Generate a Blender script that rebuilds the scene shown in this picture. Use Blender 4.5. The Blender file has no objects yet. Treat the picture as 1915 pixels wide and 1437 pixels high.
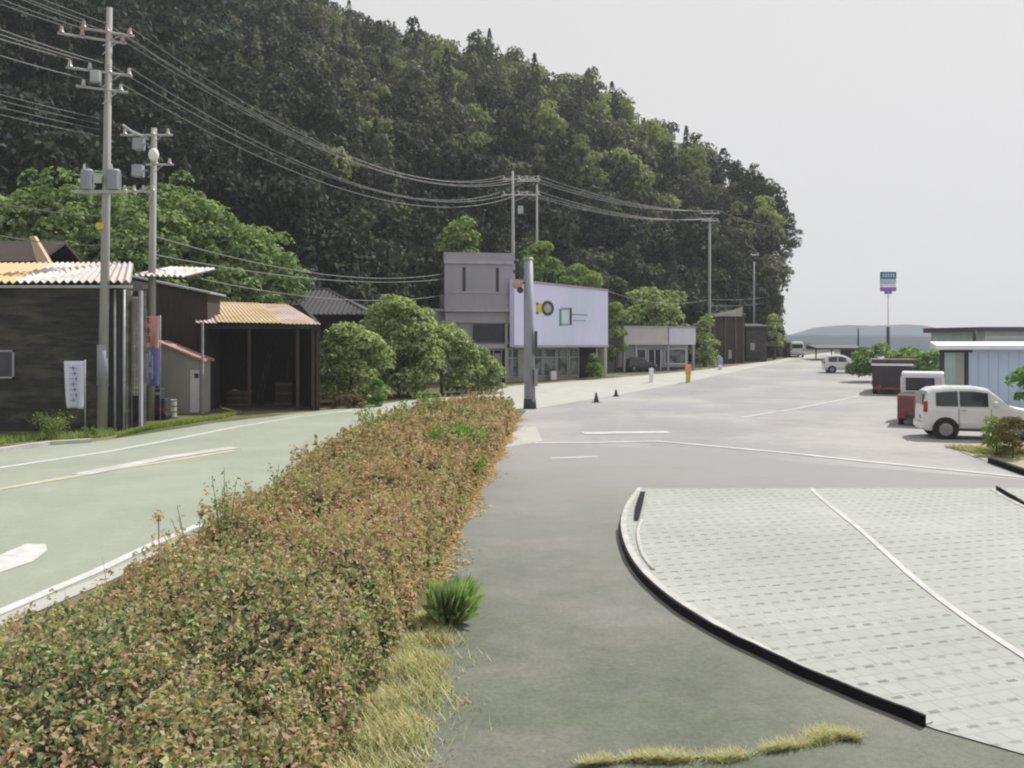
import bpy, math, random
import numpy as np
from mathutils import Vector, Matrix, noise
rnd = random.Random(7)
rg = np.random.default_rng(11)
R = math.radians
F, CX, HY, CH = 1600.0, 957.5, 645.0, 3.0      # lens in photo pixels, centre column, horizon row, eye height
scene = bpy.context.scene
COL = scene.collection

# ------------------------------------------------------------------ ground shape and pixel helpers
def gz(y):
    if y < 50: return 0.0
    if y < 125: return 0.026 * (y - 50)
    return max(1.95 - 0.012 * (y - 125), -3.0)
def G(px, py, off=0.0):
    k = (py - HY) / F
    y = (CH + 0.026 * 50) / (k + 0.026)
    if y < 50: y = CH / k
    return Vector(((px - CX) / F * y, y, gz(y) + off))
def X(px, y): return (px - CX) / F * y
def Z(py, y): return CH - (py - HY) / F * y
def P(px, py, y): return Vector((X(px, y), y, Z(py, y)))

# ------------------------------------------------------------------ materials
def lin(c):
    return tuple((v / 12.92 if v <= 0.04045 else ((v + 0.055) / 1.055) ** 2.4) for v in c)
def hx(s): return lin(tuple(int(s[i:i+2], 16) / 255 for i in (0, 2, 4)))
def newmat(name):
    m = bpy.data.materials.new(name); m.use_nodes = True
    nt = m.node_tree; nt.nodes.clear()
    out = nt.nodes.new('ShaderNodeOutputMaterial')
    return m, nt, out
def N(nt, t, **kw):
    n = nt.nodes.new(t)
    for k, v in kw.items():
        if k in n.inputs: n.inputs[k].default_value = v
        else: setattr(n, k, v)
    return n
def pmat(name, c1, c2=None, rough=0.7, scale=2.0, detail=6, metal=0.0, bump=0.0, bscale=30.0, spec=0.4, stretch=(1, 1, 1), c3=None, s3=0.3, coat=0.0, grain=0.0, gs=22.0):
    m, nt, out = newmat(name)
    b = N(nt, 'ShaderNodeBsdfPrincipled'); b.inputs['Roughness'].default_value = rough
    b.inputs['Metallic'].default_value = metal; b.inputs['Specular IOR Level'].default_value = spec
    b.inputs['Coat Weight'].default_value = coat
    nt.links.new(b.outputs[0], out.inputs[0])
    c1 = tuple(c1) + (1,); c2 = (tuple(c2) if c2 else tuple(v * 0.8 for v in c1[:3])) + (1,)
    tc = N(nt, 'ShaderNodeTexCoord'); mp = N(nt, 'ShaderNodeMapping'); mp.inputs['Scale'].default_value = stretch
    nt.links.new(tc.outputs['Object'], mp.inputs[0])
    no = N(nt, 'ShaderNodeTexNoise', Scale=scale, Detail=detail, Roughness=0.6); nt.links.new(mp.outputs[0], no.inputs['Vector'])
    rp = N(nt, 'ShaderNodeValToRGB'); rp.color_ramp.elements[0].position = 0.35; rp.color_ramp.elements[1].position = 0.65
    rp.color_ramp.elements[0].color = c2; rp.color_ramp.elements[1].color = c1
    nt.links.new(no.outputs[0], rp.inputs[0]); last = rp.outputs[0]
    if c3:
        n3 = N(nt, 'ShaderNodeTexNoise', Scale=s3, Detail=5, Roughness=0.65); nt.links.new(mp.outputs[0], n3.inputs['Vector'])
        r3 = N(nt, 'ShaderNodeValToRGB'); r3.color_ramp.elements[0].position = 0.48; r3.color_ramp.elements[1].position = 0.6
        nt.links.new(n3.outputs[0], r3.inputs[0])
        mx = N(nt, 'ShaderNodeMixRGB'); mx.inputs[2].default_value = tuple(c3) + (1,)
        nt.links.new(r3.outputs[0], mx.inputs[0]); nt.links.new(last, mx.inputs[1]); last = mx.outputs[0]
    if grain:
        for sc_, am in ((gs, grain), (gs*.13, grain*.55)):
            ng = N(nt, 'ShaderNodeTexNoise', Scale=sc_, Detail=6, Roughness=0.75); nt.links.new(mp.outputs[0], ng.inputs['Vector'])
            mg = N(nt, 'ShaderNodeMapRange'); mg.inputs[1].default_value = .3; mg.inputs[2].default_value = .7; mg.inputs[3].default_value = 1-am; mg.inputs[4].default_value = 1+am
            nt.links.new(ng.outputs[0], mg.inputs[0]); vm = N(nt, 'ShaderNodeVectorMath', operation='SCALE'); nt.links.new(last, vm.inputs[0]); nt.links.new(mg.outputs[0], vm.inputs['Scale']); last = vm.outputs[0]
    nt.links.new(last, b.inputs['Base Color'])
    if bump:
        nb = N(nt, 'ShaderNodeTexNoise', Scale=bscale, Detail=4); nt.links.new(mp.outputs[0], nb.inputs['Vector'])
        bp = N(nt, 'ShaderNodeBump', Strength=bump, Distance=0.02); nt.links.new(nb.outputs[0], bp.inputs['Height'])
        nt.links.new(bp.outputs[0], b.inputs['Normal'])
    return m
def leafmat(name, cols, attr=False, trans=0.35, patch=0.0, pscale=0.5):
    """cols: list of linear colours picked per leaf; attr: a crown tint attribute shifts the pick"""
    m, nt, out = newmat(name)
    geo = N(nt, 'ShaderNodeNewGeometry')
    rp = N(nt, 'ShaderNodeValToRGB'); cr = rp.color_ramp
    while len(cr.elements) < len(cols): cr.elements.new(0.5)
    for i, c in enumerate(cols):
        cr.elements[i].position = i / (len(cols) - 1); cr.elements[i].color = tuple(c) + (1,)
    fac = geo.outputs['Random Per Island']
    if attr:
        if attr == 'obj':
            a = N(nt, 'ShaderNodeObjectInfo').outputs['Random']
        else:
            at = N(nt, 'ShaderNodeAttribute'); at.attribute_name = 'tint'; a = at.outputs['Fac']
        m1 = N(nt, 'ShaderNodeMath', operation='MULTIPLY'); m1.inputs[1].default_value = 0.35; nt.links.new(fac, m1.inputs[0])
        m2 = N(nt, 'ShaderNodeMath', operation='MULTIPLY'); m2.inputs[1].default_value = 0.65; nt.links.new(a, m2.inputs[0])
        m3 = N(nt, 'ShaderNodeMath', operation='ADD'); nt.links.new(m1.outputs[0], m3.inputs[0]); nt.links.new(m2.outputs[0], m3.inputs[1])
        fac = m3.outputs[0]
    if patch:
        tc = N(nt, 'ShaderNodeTexCoord'); no = N(nt, 'ShaderNodeTexNoise', Scale=pscale, Detail=4, Roughness=0.6)
        nt.links.new(tc.outputs['Object'], no.inputs['Vector'])
        mr = N(nt, 'ShaderNodeMapRange'); mr.inputs[1].default_value = 0.3; mr.inputs[2].default_value = 0.7; mr.inputs[3].default_value = -patch; mr.inputs[4].default_value = patch
        nt.links.new(no.outputs[0], mr.inputs[0])
        ad = N(nt, 'ShaderNodeMath', operation='ADD', use_clamp=True); nt.links.new(fac, ad.inputs[0]); nt.links.new(mr.outputs[0], ad.inputs[1]); fac = ad.outputs[0]
    nt.links.new(fac, rp.inputs[0])
    d = N(nt, 'ShaderNodeBsdfPrincipled'); d.inputs['Roughness'].default_value = 0.75; d.inputs['Specular IOR Level'].default_value = 0.08
    t = N(nt, 'ShaderNodeBsdfTranslucent')
    nt.links.new(rp.outputs[0], d.inputs['Base Color'])
    g = N(nt, 'ShaderNodeMixRGB', blend_type='MULTIPLY'); g.inputs[0].default_value = 1; g.inputs[2].default_value = (1.1, 1.25, 0.55, 1)
    nt.links.new(rp.outputs[0], g.inputs[1]); nt.links.new(g.outputs[0], t.inputs[0])
    mx = N(nt, 'ShaderNodeMixShader'); mx.inputs[0].default_value = trans
    nt.links.new(d.outputs[0], mx.inputs[1]); nt.links.new(t.outputs[0], mx.inputs[2]); nt.links.new(mx.outputs[0], out.inputs[0])
    return m

def blend_asphalt(*a, **k):
    m = pmat(*a, **k); nt = m.node_tree; b = [n for n in nt.nodes if n.type == 'BSDF_PRINCIPLED'][0]
    src = b.inputs['Base Color'].links[0].from_socket
    tc = N(nt, 'ShaderNodeTexCoord'); sx = N(nt, 'ShaderNodeSeparateXYZ'); nt.links.new(tc.outputs['Object'], sx.inputs[0])
    no = N(nt, 'ShaderNodeTexNoise', Scale=0.45, Detail=8, Roughness=.7); nt.links.new(tc.outputs['Object'], no.inputs['Vector'])
    a1 = N(nt, 'ShaderNodeMath', operation='MULTIPLY_ADD'); a1.inputs[1].default_value = 14; nt.links.new(no.outputs[0], a1.inputs[0]); nt.links.new(sx.outputs[1], a1.inputs[2])
    a2 = N(nt, 'ShaderNodeMath', operation='MULTIPLY_ADD'); a2.inputs[1].default_value = .8; nt.links.new(sx.outputs[0], a2.inputs[0]); nt.links.new(a1.outputs[0], a2.inputs[2])
    mr = N(nt, 'ShaderNodeMapRange'); mr.inputs[1].default_value = 14; mr.inputs[2].default_value = 31; nt.links.new(a2.outputs[0], mr.inputs[0])
    mx = N(nt, 'ShaderNodeMixRGB'); mx.inputs[2].default_value = (.285, .277, .275, 1); nt.links.new(mr.outputs[0], mx.inputs[0]); nt.links.new(src, mx.inputs[1]); nt.links.new(mx.outputs[0], b.inputs['Base Color'])
    return m
M = {}
M['asphalt_road'] = pmat('road_asphalt', (0.315, 0.34, 0.275), (0.265, 0.29, 0.235), 0.85, 0.35, 8, grain=.10, bump=0.3, bscale=90, spec=0.3)
M['asphalt_lot'] = pmat('lot_asphalt', (0.305, 0.295, 0.295), (0.255, 0.248, 0.248), 0.85, 0.25, 9, grain=.16, bump=0.25, bscale=80, spec=0.3, c3=(0.345, 0.335, 0.322), s3=0.12)
M['asphalt_walk'] = blend_asphalt('walk_asphalt', (0.155, 0.168, 0.132), (0.115, 0.13, 0.10), 0.9, 0.5, 10, grain=.22, bump=0.5, bscale=140, spec=0.25, c3=(0.185, 0.185, 0.16), s3=0.3)
M['concrete_pale'] = pmat('pale_concrete', (0.42, 0.41, 0.38), (0.36, 0.36, 0.33), 0.85, 0.8, 6, bump=0.2)
M['kerb'] = pmat('kerb_concrete', (0.5, 0.49, 0.48), (0.36, 0.36, 0.34), 0.8, 3, 6, bump=0.2)
M['kerb_face'] = pmat('kerb_shade_black', (0.006, 0.006, 0.008), (0.016, 0.014, 0.015), 0.8, 5, 5, spec=0.15)  # kerb face shade put into a near-black colour; the dark bed kerb shares it
M['paint'] = pmat('road_paint', (0.62, 0.62, 0.6), (0.46, 0.46, 0.44), 0.7, 5, 8, spec=0.3)
M['paint_worn'] = pmat('worn_road_paint', (0.56, 0.55, 0.54), (0.40, 0.395, 0.40), 0.8, 1.5, 9, spec=0.3)
M['paint_yellow'] = pmat('cream_road_paint', (0.55, 0.52, 0.36), (0.42, 0.40, 0.29), 0.7, 3, 8, spec=0.3)
M['soil'] = pmat('soil', (0.16, 0.14, 0.085), (0.09, 0.10, 0.05), 0.95, 0.6, 9, bump=0.4, c3=(0.2, 0.19, 0.13), s3=0.3, spec=0.1)
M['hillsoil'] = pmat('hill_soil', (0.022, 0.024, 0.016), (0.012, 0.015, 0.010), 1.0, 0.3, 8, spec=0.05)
M['farhill'] = pmat('far_hill_woods', (0.04, 0.065, 0.085), (0.03, 0.045, 0.06), 1.0, 0.02, 9, spec=0.0)  # blue of the haze put into the woods' base colour
M['field'] = pmat('field', (0.15, 0.17, 0.09), (0.11, 0.13, 0.07), 1.0, 0.03, 8, spec=0.0)
M['bark'] = pmat('bark', (0.13, 0.11, 0.085), (0.07, 0.06, 0.05), 0.9, 6, 6, bump=0.4, stretch=(1, 1, 0.2))
M['palebark'] = pmat('pale_bark', (0.24, 0.21, 0.17), (0.14, 0.12, 0.10), 0.9, 6, 6, stretch=(1, 1, 0.2))
M['pole'] = pmat('pole_concrete', (0.34, 0.34, 0.32), (0.26, 0.26, 0.25), 0.8, 1.5, 6, stretch=(1, 1, 0.3))
M['pole_grey'] = pmat('pillar_steel', (0.30, 0.31, 0.35), (0.24, 0.25, 0.285), 0.55, 2, 6, stretch=(1, 1, 0.3))
M['steel'] = pmat('galvanised_steel', (0.45, 0.46, 0.47), (0.33, 0.34, 0.35), 0.5, 4, 4, metal=0.3)
M['porcelain'] = pmat('porcelain', (0.6, 0.58, 0.55), (0.5, 0.48, 0.46), 0.3, 5)
M['pinkins'] = pmat('pink_porcelain', (0.62, 0.42, 0.38), (0.5, 0.33, 0.3), 0.3, 5)
M['wire'] = pmat('wire_sheath', (0.17, 0.165, 0.18), (0.13, 0.13, 0.14), 0.6, 3)
M['darkwood'] = pmat('dark_board', (0.046, 0.048, 0.044), (0.024, 0.025, 0.024), 0.85, 1.5, 9, bump=0.3, stretch=(1, 1, 5), c3=(0.085, 0.08, 0.066), s3=0.35, grain=.25, gs=9)
M['darkmetal'] = pmat('dark_metal', (0.045, 0.05, 0.055), (0.03, 0.033, 0.037), 0.6, 2, 5)
M['brownwood'] = pmat('brown_board', (0.065, 0.05, 0.045), (0.04, 0.032, 0.03), 0.85, 2, 7, stretch=(6, 6, 1), bump=0.2)
M['blackin'] = pmat('dark_interior', (0.016, 0.016, 0.016), (0.01, 0.01, 0.01), 0.95, 2)
M['roofmetal'] = pmat('roof_sheet', (0.60, 0.59, 0.58), (0.48, 0.46, 0.45), 0.6, 1.2, 7, c3=(0.52, 0.44, 0.40), s3=0.5)
M['roofrust'] = pmat('rusty_roof_sheet', (0.56, 0.45, 0.34), (0.50, 0.36, 0.17), 0.7, 0.9, 7, c3=(0.56, 0.39, 0.18), s3=0.6)
M['roofpale'] = pmat('pale_roof_sheet', (0.62, 0.52, 0.52), (0.56, 0.44, 0.42), 0.65, 1.0, 6, c3=(0.5, 0.36, 0.2), s3=0.6)
M['roofpink'] = pmat('pink_roof_sheet', (0.5, 0.3, 0.28), (0.42, 0.24, 0.23), 0.5, 1)
M['rooftile'] = pmat('grey_roof_tile', (0.06, 0.058, 0.062), (0.038, 0.037, 0.04), 0.7, 5, 5, bump=0.3, bscale=8)
M['greywall'] = pmat('grey_cladding', (0.27, 0.265, 0.30), (0.23, 0.225, 0.26), 0.7, 0.7, 7, stretch=(1, 1, 0.4))
M['greypanel'] = pmat('grey_board_panel', (0.32, 0.31, 0.36), (0.28, 0.27, 0.315), 0.6, 0.8, 7, stretch=(1, 1, 0.3))
M['greylight'] = pmat('light_grey_trim', (0.38, 0.37, 0.42), (0.31, 0.30, 0.35), 0.6, 1)
M['lavender'] = pmat('pale_board', (0.70, 0.67, 0.92), (0.66, 0.64, 0.88), 0.5, 0.6, 5, stretch=(1, 1, 0.3), c3=(0.57, 0.62, 0.76), s3=0.3)
M['fasciagrey'] = pmat('grey_fascia', (0.46, 0.46, 0.46), (0.40, 0.40, 0.40), .7, 1)
M['fascialight'] = pmat('pale_fascia', (0.58, 0.57, 0.66), (0.52, 0.51, 0.6), .7, 1)
M['creamwall'] = pmat('cream_wall', (0.40, 0.40, 0.35), (0.32, 0.33, 0.29), 0.8, 1.2, 7, stretch=(1, 1, 0.5))
M['white'] = pmat('white_paint', (0.76, 0.76, 0.77), (0.66, 0.66, 0.68), 0.5, 2)
M['carwhite'] = pmat('white_car_paint', (0.66, 0.66, 0.68), (0.62, 0.62, 0.65), 0.35, 1, spec=0.5, coat=0.5)
M['carsilver'] = pmat('silver_car_paint', (0.42, 0.41, 0.46), (0.38, 0.37, 0.42), 0.35, 1, metal=0.3, coat=0.5)
M['cardark'] = pmat('dark_car_paint', (0.05, 0.05, 0.055), (0.035, 0.035, 0.04), 0.35, 1, coat=0.5)
M['glass'] = pmat('dark_glass', (0.03, 0.035, 0.045), (0.02, 0.024, 0.03), 0.12, 1, spec=0.6)
M['shopglass'] = pmat('shop_glass', (0.09, 0.11, 0.10), (0.035, 0.045, 0.045), 0.15, 1.6, 5, spec=0.6, c3=(0.2, 0.22, 0.21), s3=1.1)
M['tyre'] = pmat('tyre_rubber', (0.022, 0.022, 0.024), (0.015, 0.015, 0.016), 0.85, 5)
M['rim'] = pmat('rim_metal', (0.35, 0.35, 0.36), (0.25, 0.25, 0.27), 0.4, 5, metal=0.5)
M['redlamp'] = pmat('red_lens', (0.45, 0.03, 0.03), (0.35, 0.02, 0.02), 0.25, 5)
M['clearlamp'] = pmat('clear_lens', (0.75, 0.75, 0.78), (0.65, 0.65, 0.7), 0.2, 5)
M['bedred'] = pmat('red_brown_paint', (0.19, 0.075, 0.065), (0.12, 0.05, 0.048), 0.7, 2, 7)
M['bedbrown'] = pmat('dark_brown_paint', (0.075, 0.055, 0.065), (0.05, 0.038, 0.048), 0.7, 2, 7, stretch=(4, 4, 1))
M['bluewall'] = pmat('pale_blue_wall', (0.50, 0.60, 0.74), (0.45, 0.55, 0.70), 0.5, 0.7, 5, stretch=(1, 1, 0.3))
M['greenwall'] = pmat('pale_green_wall', (0.38, 0.47, 0.44), (0.32, 0.40, 0.38), 0.7, 1)
M['purpleroof'] = pmat('plum_roof', (0.10, 0.055, 0.09), (0.08, 0.045, 0.07), 0.6, 1)
M['orange'] = pmat('orange_plastic', (0.75, 0.35, 0.16), (0.65, 0.3, 0.13), 0.5, 2)
M['purple'] = pmat('violet_cloth', (0.35, 0.30, 0.85), (0.3, 0.25, 0.75), 0.6, 2)
M['coneg'] = pmat('dark_green_rubber', (0.07, 0.09, 0.075), (0.05, 0.065, 0.055), 0.8, 3)
M['bannerwhite'] = pmat('white_banner_cloth', (0.62, 0.64, 0.72), (0.52, 0.55, 0.64), 0.8, 3, 6)
M['bannerpink'] = pmat('pink_banner_cloth', (0.85, 0.55, 0.52), (0.78, 0.45, 0.42), 0.8, 3)
M['bannerblue'] = pmat('blue_banner_cloth', (0.20, 0.20, 0.55), (0.33, 0.33, 0.66), 0.8, 2.2, 6)
M['red'] = pmat('red_print', (0.62, 0.06, 0.03), (0.4, 0.03, 0.03), 0.7, 6)
M['darkprint'] = pmat('dark_print', (0.06, 0.06, 0.07), (0.04, 0.04, 0.05), 0.7, 6)
M['yellow'] = pmat('yellow_print', (0.62, 0.48, 0.06), (0.5, 0.4, 0.06), 0.7, 6)
M['greenp'] = pmat('green_print', (0.12, 0.30, 0.17), (0.1, 0.25, 0.15), 0.7, 6)
M['greyp'] = pmat('grey_print', (0.30, 0.30, 0.38), (0.25, 0.25, 0.32), 0.7, 6)
M['teal'] = pmat('teal_sign_panel', (0.03, 0.14, 0.17), (0.025, 0.11, 0.15), 0.5, 6)
M['signpurple'] = pmat('violet_sign_panel', (0.24, 0.15, 0.45), (0.2, 0.13, 0.4), 0.5, 6)
M['bluepaint'] = pmat('pale_blue_panel', (0.42, 0.55, 0.72), (0.38, 0.5, 0.67), 0.5, 6)
M['limetile'] = pmat('glazed_lattice', (0.74, 0.77, 0.62), (0.55, 0.60, 0.50), 0.4, 3, 5, c3=(0.42, 0.36, 0.18), s3=1.2)

# paving blocks: pale concrete with short dark open joints
def paving():
    m, nt, out = newmat('block_paving')
    b = N(nt, 'ShaderNodeBsdfPrincipled'); b.inputs['Roughness'].default_value = 0.8; b.inputs['Specular IOR Level'].default_value = 0.3
    nt.links.new(b.outputs[0], out.inputs[0])
    tc = N(nt, 'ShaderNodeTexCoord'); mp = N(nt, 'ShaderNodeMapping'); mp.inputs['Rotation'].default_value = (0, 0, R(-16))
    nt.links.new(tc.outputs['Object'], mp.inputs[0])
    br = N(nt, 'ShaderNodeTexBrick'); br.offset = 0.5
    for k, v in (('Scale', 1.0), ('Mortar Size', 0.012), ('Mortar Smooth', 0.3), ('Bias', 0.0), ('Brick Width', 0.2), ('Row Height', 0.19)): br.inputs[k].default_value = v
    br.inputs['Color1'].default_value = (0.362, 0.378, 0.362, 1); br.inputs['Color2'].default_value = (0.335, 0.35, 0.336, 1); br.inputs['Mortar'].default_value = (0.318, 0.332, 0.318, 1)
    nt.links.new(mp.outputs[0], br.inputs['Vector'])
    # open joints
    sx = N(nt, 'ShaderNodeSeparateXYZ'); nt.links.new(mp.outputs[0], sx.inputs[0])
    def mth(op, a, bb=None):
        n = N(nt, 'ShaderNodeMath', operation=op)
        for i, v in enumerate((a, bb)):
            if v is None: continue
            if isinstance(v, (int, float)): n.inputs[i].default_value = v
            else: nt.links.new(v, n.inputs[i])
        return n.outputs[0]
    row = mth('FLOOR', mth('DIVIDE', sx.outputs[1], 0.30))
    fy = mth('FRACT', mth('DIVIDE', sx.outputs[1], 0.30))
    sh = mth('MULTIPLY', mth('MODULO', mth('ABSOLUTE', row), 2.0), 0.5)
    fx = mth('FRACT', mth('ADD', mth('DIVIDE', sx.outputs[0], 0.2), sh))
    a = mth('LESS_THAN', fy, 0.16); bx_ = mth('LESS_THAN', mth('ABSOLUTE', mth('SUBTRACT', fx, 0.5)), 0.27)
    no = N(nt, 'ShaderNodeTexNoise', Scale=1.1, Detail=5); nt.links.new(mp.outputs[0], no.inputs['Vector'])
    mr = N(nt, 'ShaderNodeMapRange'); mr.inputs[1].default_value = 0.35; mr.inputs[2].default_value = 0.6; mr.inputs[3].default_value = 0.25; mr.inputs[4].default_value = 0.95
    nt.links.new(no.outputs[0], mr.inputs[0])
    f = mth('MULTIPLY', mth('MULTIPLY', a, bx_), mr.outputs[0])
    mx = N(nt, 'ShaderNodeMixRGB'); mx.inputs[2].default_value = (0.16, 0.18, 0.165, 1); nt.links.new(f, mx.inputs[0]); nt.links.new(br.outputs[0], mx.inputs[1])
    n2 = N(nt, 'ShaderNodeTexNoise', Scale=0.35, Detail=7, Roughness=0.6); nt.links.new(mp.outputs[0], n2.inputs['Vector'])
    r2 = N(nt, 'ShaderNodeValToRGB'); r2.color_ramp.elements[0].position = 0.3; r2.color_ramp.elements[1].position = 0.7
    r2.color_ramp.elements[0].color = (0.88, 0.88, 0.86, 1); r2.color_ramp.elements[1].color = (1.08, 1.08, 1.06, 1)
    nt.links.new(n2.outputs[0], r2.inputs[0])
    m2 = N(nt, 'ShaderNodeMixRGB', blend_type='MULTIPLY'); m2.inputs[0].default_value = 1; nt.links.new(mx.outputs[0], m2.inputs[1]); nt.links.new(r2.outputs[0], m2.inputs[2])
    nt.links.new(m2.outputs[0], b.inputs['Base Color'])
    bp = N(nt, 'ShaderNodeBump', Strength=0.5, Distance=0.01); nt.links.new(br.outputs['Fac'], bp.inputs['Height']); bp.invert = True
    nt.links.new(bp.outputs[0], b.inputs['Normal'])
    return m
M['paving'] = paving()

LEAF = {
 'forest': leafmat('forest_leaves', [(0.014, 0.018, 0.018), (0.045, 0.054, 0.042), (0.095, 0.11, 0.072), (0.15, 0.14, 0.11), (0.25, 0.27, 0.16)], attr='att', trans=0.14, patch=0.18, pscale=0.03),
 'cedar': leafmat('cedar_needles', [(0.022, 0.03, 0.024), (0.036, 0.045, 0.032), (0.055, 0.062, 0.04)], attr='obj', trans=0.15),
 'pale': leafmat('pale_crown_leaves', [(0.15, 0.18, 0.09), (0.26, 0.29, 0.14), (0.42, 0.43, 0.25)], attr='obj', trans=0.35),
 'bright': leafmat('bright_crown_leaves', [(0.11, 0.16, 0.055), (0.21, 0.28, 0.10), (0.34, 0.40, 0.19)], trans=0.45),
 'vine': leafmat('vine_leaves', [(0.09, 0.15, 0.055), (0.22, 0.31, 0.11), (0.45, 0.54, 0.27)], trans=0.45, patch=0.3, pscale=0.5),
 'shrub': leafmat('shrub_leaves', [(0.12, 0.17, 0.075), (0.29, 0.35, 0.14), (0.55, 0.60, 0.30)], trans=0.3, patch=0.2, pscale=0.6),
 'lime': leafmat('lime_leaves', [(0.08, 0.17, 0.04), (0.14, 0.28, 0.07), (0.22, 0.36, 0.12)], trans=0.4),
 'hedge': leafmat('hedge_leaves', [(0.08, 0.15, 0.09), (0.22, 0.29, 0.15), (0.50, 0.54, 0.28), (0.42, 0.34, 0.23), (0.50, 0.33, 0.25), (0.66, 0.34, 0.29)], trans=0.35, patch=0.3, pscale=0.45),
 'hedgered': leafmat('rusty_leaves', [(0.20, 0.18, 0.11), (0.42, 0.27, 0.19), (0.58, 0.33, 0.26), (0.42, 0.42, 0.23)], trans=0.3),
 'dry': leafmat('dry_grass', [(0.32, 0.30, 0.14), (0.52, 0.46, 0.25), (0.66, 0.60, 0.36), (0.26, 0.38, 0.14)], trans=0.15, patch=0.25, pscale=3),
 'straw': leafmat('straw_litter', [(0.50, 0.34, 0.15), (0.62, 0.44, 0.22), (0.36, 0.26, 0.12)], trans=0.2),
 'grass': leafmat('green_grass', [(0.14, 0.21, 0.06), (0.25, 0.33, 0.10), (0.42, 0.44, 0.19)], trans=0.4, patch=0.25, pscale=1),
 'tuft': leafmat('tuft_blades', [(0.16, 0.24, 0.12), (0.28, 0.38, 0.18), (0.46, 0.54, 0.30)], trans=0.35),
 'brownleaf': leafmat('brown_leaves', [(0.16, 0.10, 0.06), (0.22, 0.15, 0.08), (0.11, 0.12, 0.05)], trans=0.3),
}

# ------------------------------------------------------------------ mesh builder
class MB:
    def __init__(s): s.v = []; s.f = []
    def add(s, vs, fs):
        o = len(s.v); s.v += [tuple(v) for v in vs]; s.f += [tuple(i + o for i in f) for f in fs]; return s
    def box(s, x0, x1, y0, y1, z0, z1):
        return s.add([(x0,y0,z0),(x1,y0,z0),(x1,y1,z0),(x0,y1,z0),(x0,y0,z1),(x1,y0,z1),(x1,y1,z1),(x0,y1,z1)],
                     [(0,3,2,1),(4,5,6,7),(0,1,5,4),(1,2,6,5),(2,3,7,6),(3,0,4,7)])
    def prism(s, pts, z0, z1, top=None):
        """pts: plan outline counter-clockwise; z0/z1 may be lists"""
        n = len(pts); a = z0 if isinstance(z0, (list, tuple)) else [z0]*n; b = z1 if isinstance(z1, (list, tuple)) else [z1]*n
        vs = [(p[0], p[1], a[i]) for i, p in enumerate(pts)] + [(p[0], p[1], b[i]) for i, p in enumerate(pts)]
        return s.add(vs, [tuple(range(n-1, -1, -1)), tuple(range(n, 2*n))] + [(i, (i+1) % n, n+(i+1) % n, n+i) for i in range(n)])
    def xprism(s, prof, x0, x1):
        """profile in (y,z) extruded along x"""
        n = len(prof)
        vs = [(x0, p[0], p[1]) for p in prof] + [(x1, p[0], p[1]) for p in prof]
        return s.add(vs, [tuple(range(n)), tuple(range(2*n-1, n-1, -1))] + [(i, n+i, n+(i+1) % n, (i+1) % n) for i in range(n)])
    def cyl(s, p0, p1, r0, r1=None, n=10, cap=True):
        r1 = r0 if r1 is None else r1
        p0 = Vector(p0); p1 = Vector(p1); d = (p1-p0).normalized()
        a = d.orthogonal().normalized(); b = d.cross(a)
        vs = []
        for p, r in ((p0, r0), (p1, r1)):
            for i in range(n):
                t = 2*math.pi*i/n; vs.append(p + a*r*math.cos(t) + b*r*math.sin(t))
        fs = [(i, (i+1) % n, n+(i+1) % n, n+i) for i in range(n)]
        if cap: fs += [tuple(range(n-1, -1, -1)), tuple(range(n, 2*n))]
        return s.add(vs, fs)
    def tube(s, pts, r, n=6):
        pts = [Vector(p) for p in pts]; o = len(s.v)
        rr = r if isinstance(r, (list, tuple)) else [r]*len(pts)
        for k, p in enumerate(pts):
            d = (pts[min(k+1, len(pts)-1)] - pts[max(k-1, 0)]).normalized()
            a = d.cross(Vector((0.13, 0.21, 0.97))).normalized()
            if a.length < .5: a = d.orthogonal().normalized()
            b = d.cross(a)
            for i in range(n):
                t = 2*math.pi*i/n; s.v.append(tuple(p + a*rr[k]*math.cos(t) + b*rr[k]*math.sin(t)))
        for k in range(len(pts)-1):
            for i in range(n):
                s.f.append((o+k*n+i, o+k*n+(i+1) % n, o+(k+1)*n+(i+1) % n, o+(k+1)*n+i))
        s.f.append(tuple(range(o+n-1, o-1, -1))); s.f.append(tuple(range(o+(len(pts)-1)*n, o+len(pts)*n)))
        return s
    def ball(s, c, r, nu=10, nv=6, sq=(1, 1, 1)):
        c = Vector(c); o = len(s.v)
        for j in range(nv+1):
            ph = math.pi*j/nv
            for i in range(nu):
                t = 2*math.pi*i/nu
                s.v.append((c.x+r*sq[0]*math.sin(ph)*math.cos(t), c.y+r*sq[1]*math.sin(ph)*math.sin(t), c.z+r*sq[2]*math.cos(ph)))
        for j in range(nv):
            for i in range(nu): s.f.append((o+j*nu+i, o+j*nu+(i+1) % nu, o+(j+1)*nu+(i+1) % nu, o+(j+1)*nu+i))
        return s
    def build(s, name, mat, parent=None, world=False, smooth=False, bevel=0.0):
        me = bpy.data.meshes.new(name); me.from_pydata(s.v, [], s.f); me.validate(); me.update()
        ob = bpy.data.objects.new(name, me); COL.objects.link(ob)
        me.materials.append(mat)
        if smooth: me.shade_smooth()
        if parent is not None:
            if world:
                mw = Matrix.Translation(parent.location) @ parent.rotation_euler.to_matrix().to_4x4()
                me.transform(mw.inverted())
            ob.parent = parent
        if bevel:
            b = ob.modifiers.new('bevel', 'BEVEL'); b.width = bevel; b.segments = 2; b.limit_method = 'ANGLE'
        return ob
def tag(o, label=None, cat=None, group=None, kind=None):
    if label: o['label'] = label
    if cat: o['category'] = cat
    if group: o['group'] = group
    if kind: o['kind'] = kind
    return o
def thing(name, label, cat, loc=(0, 0, 0), rot=0, group=None):
    o = bpy.data.objects.new(name, None); COL.objects.link(o); o.empty_display_size = 0.2
    o.location = loc; o.rotation_euler = (0, 0, rot)
    return tag(o, label, cat, group)

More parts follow.
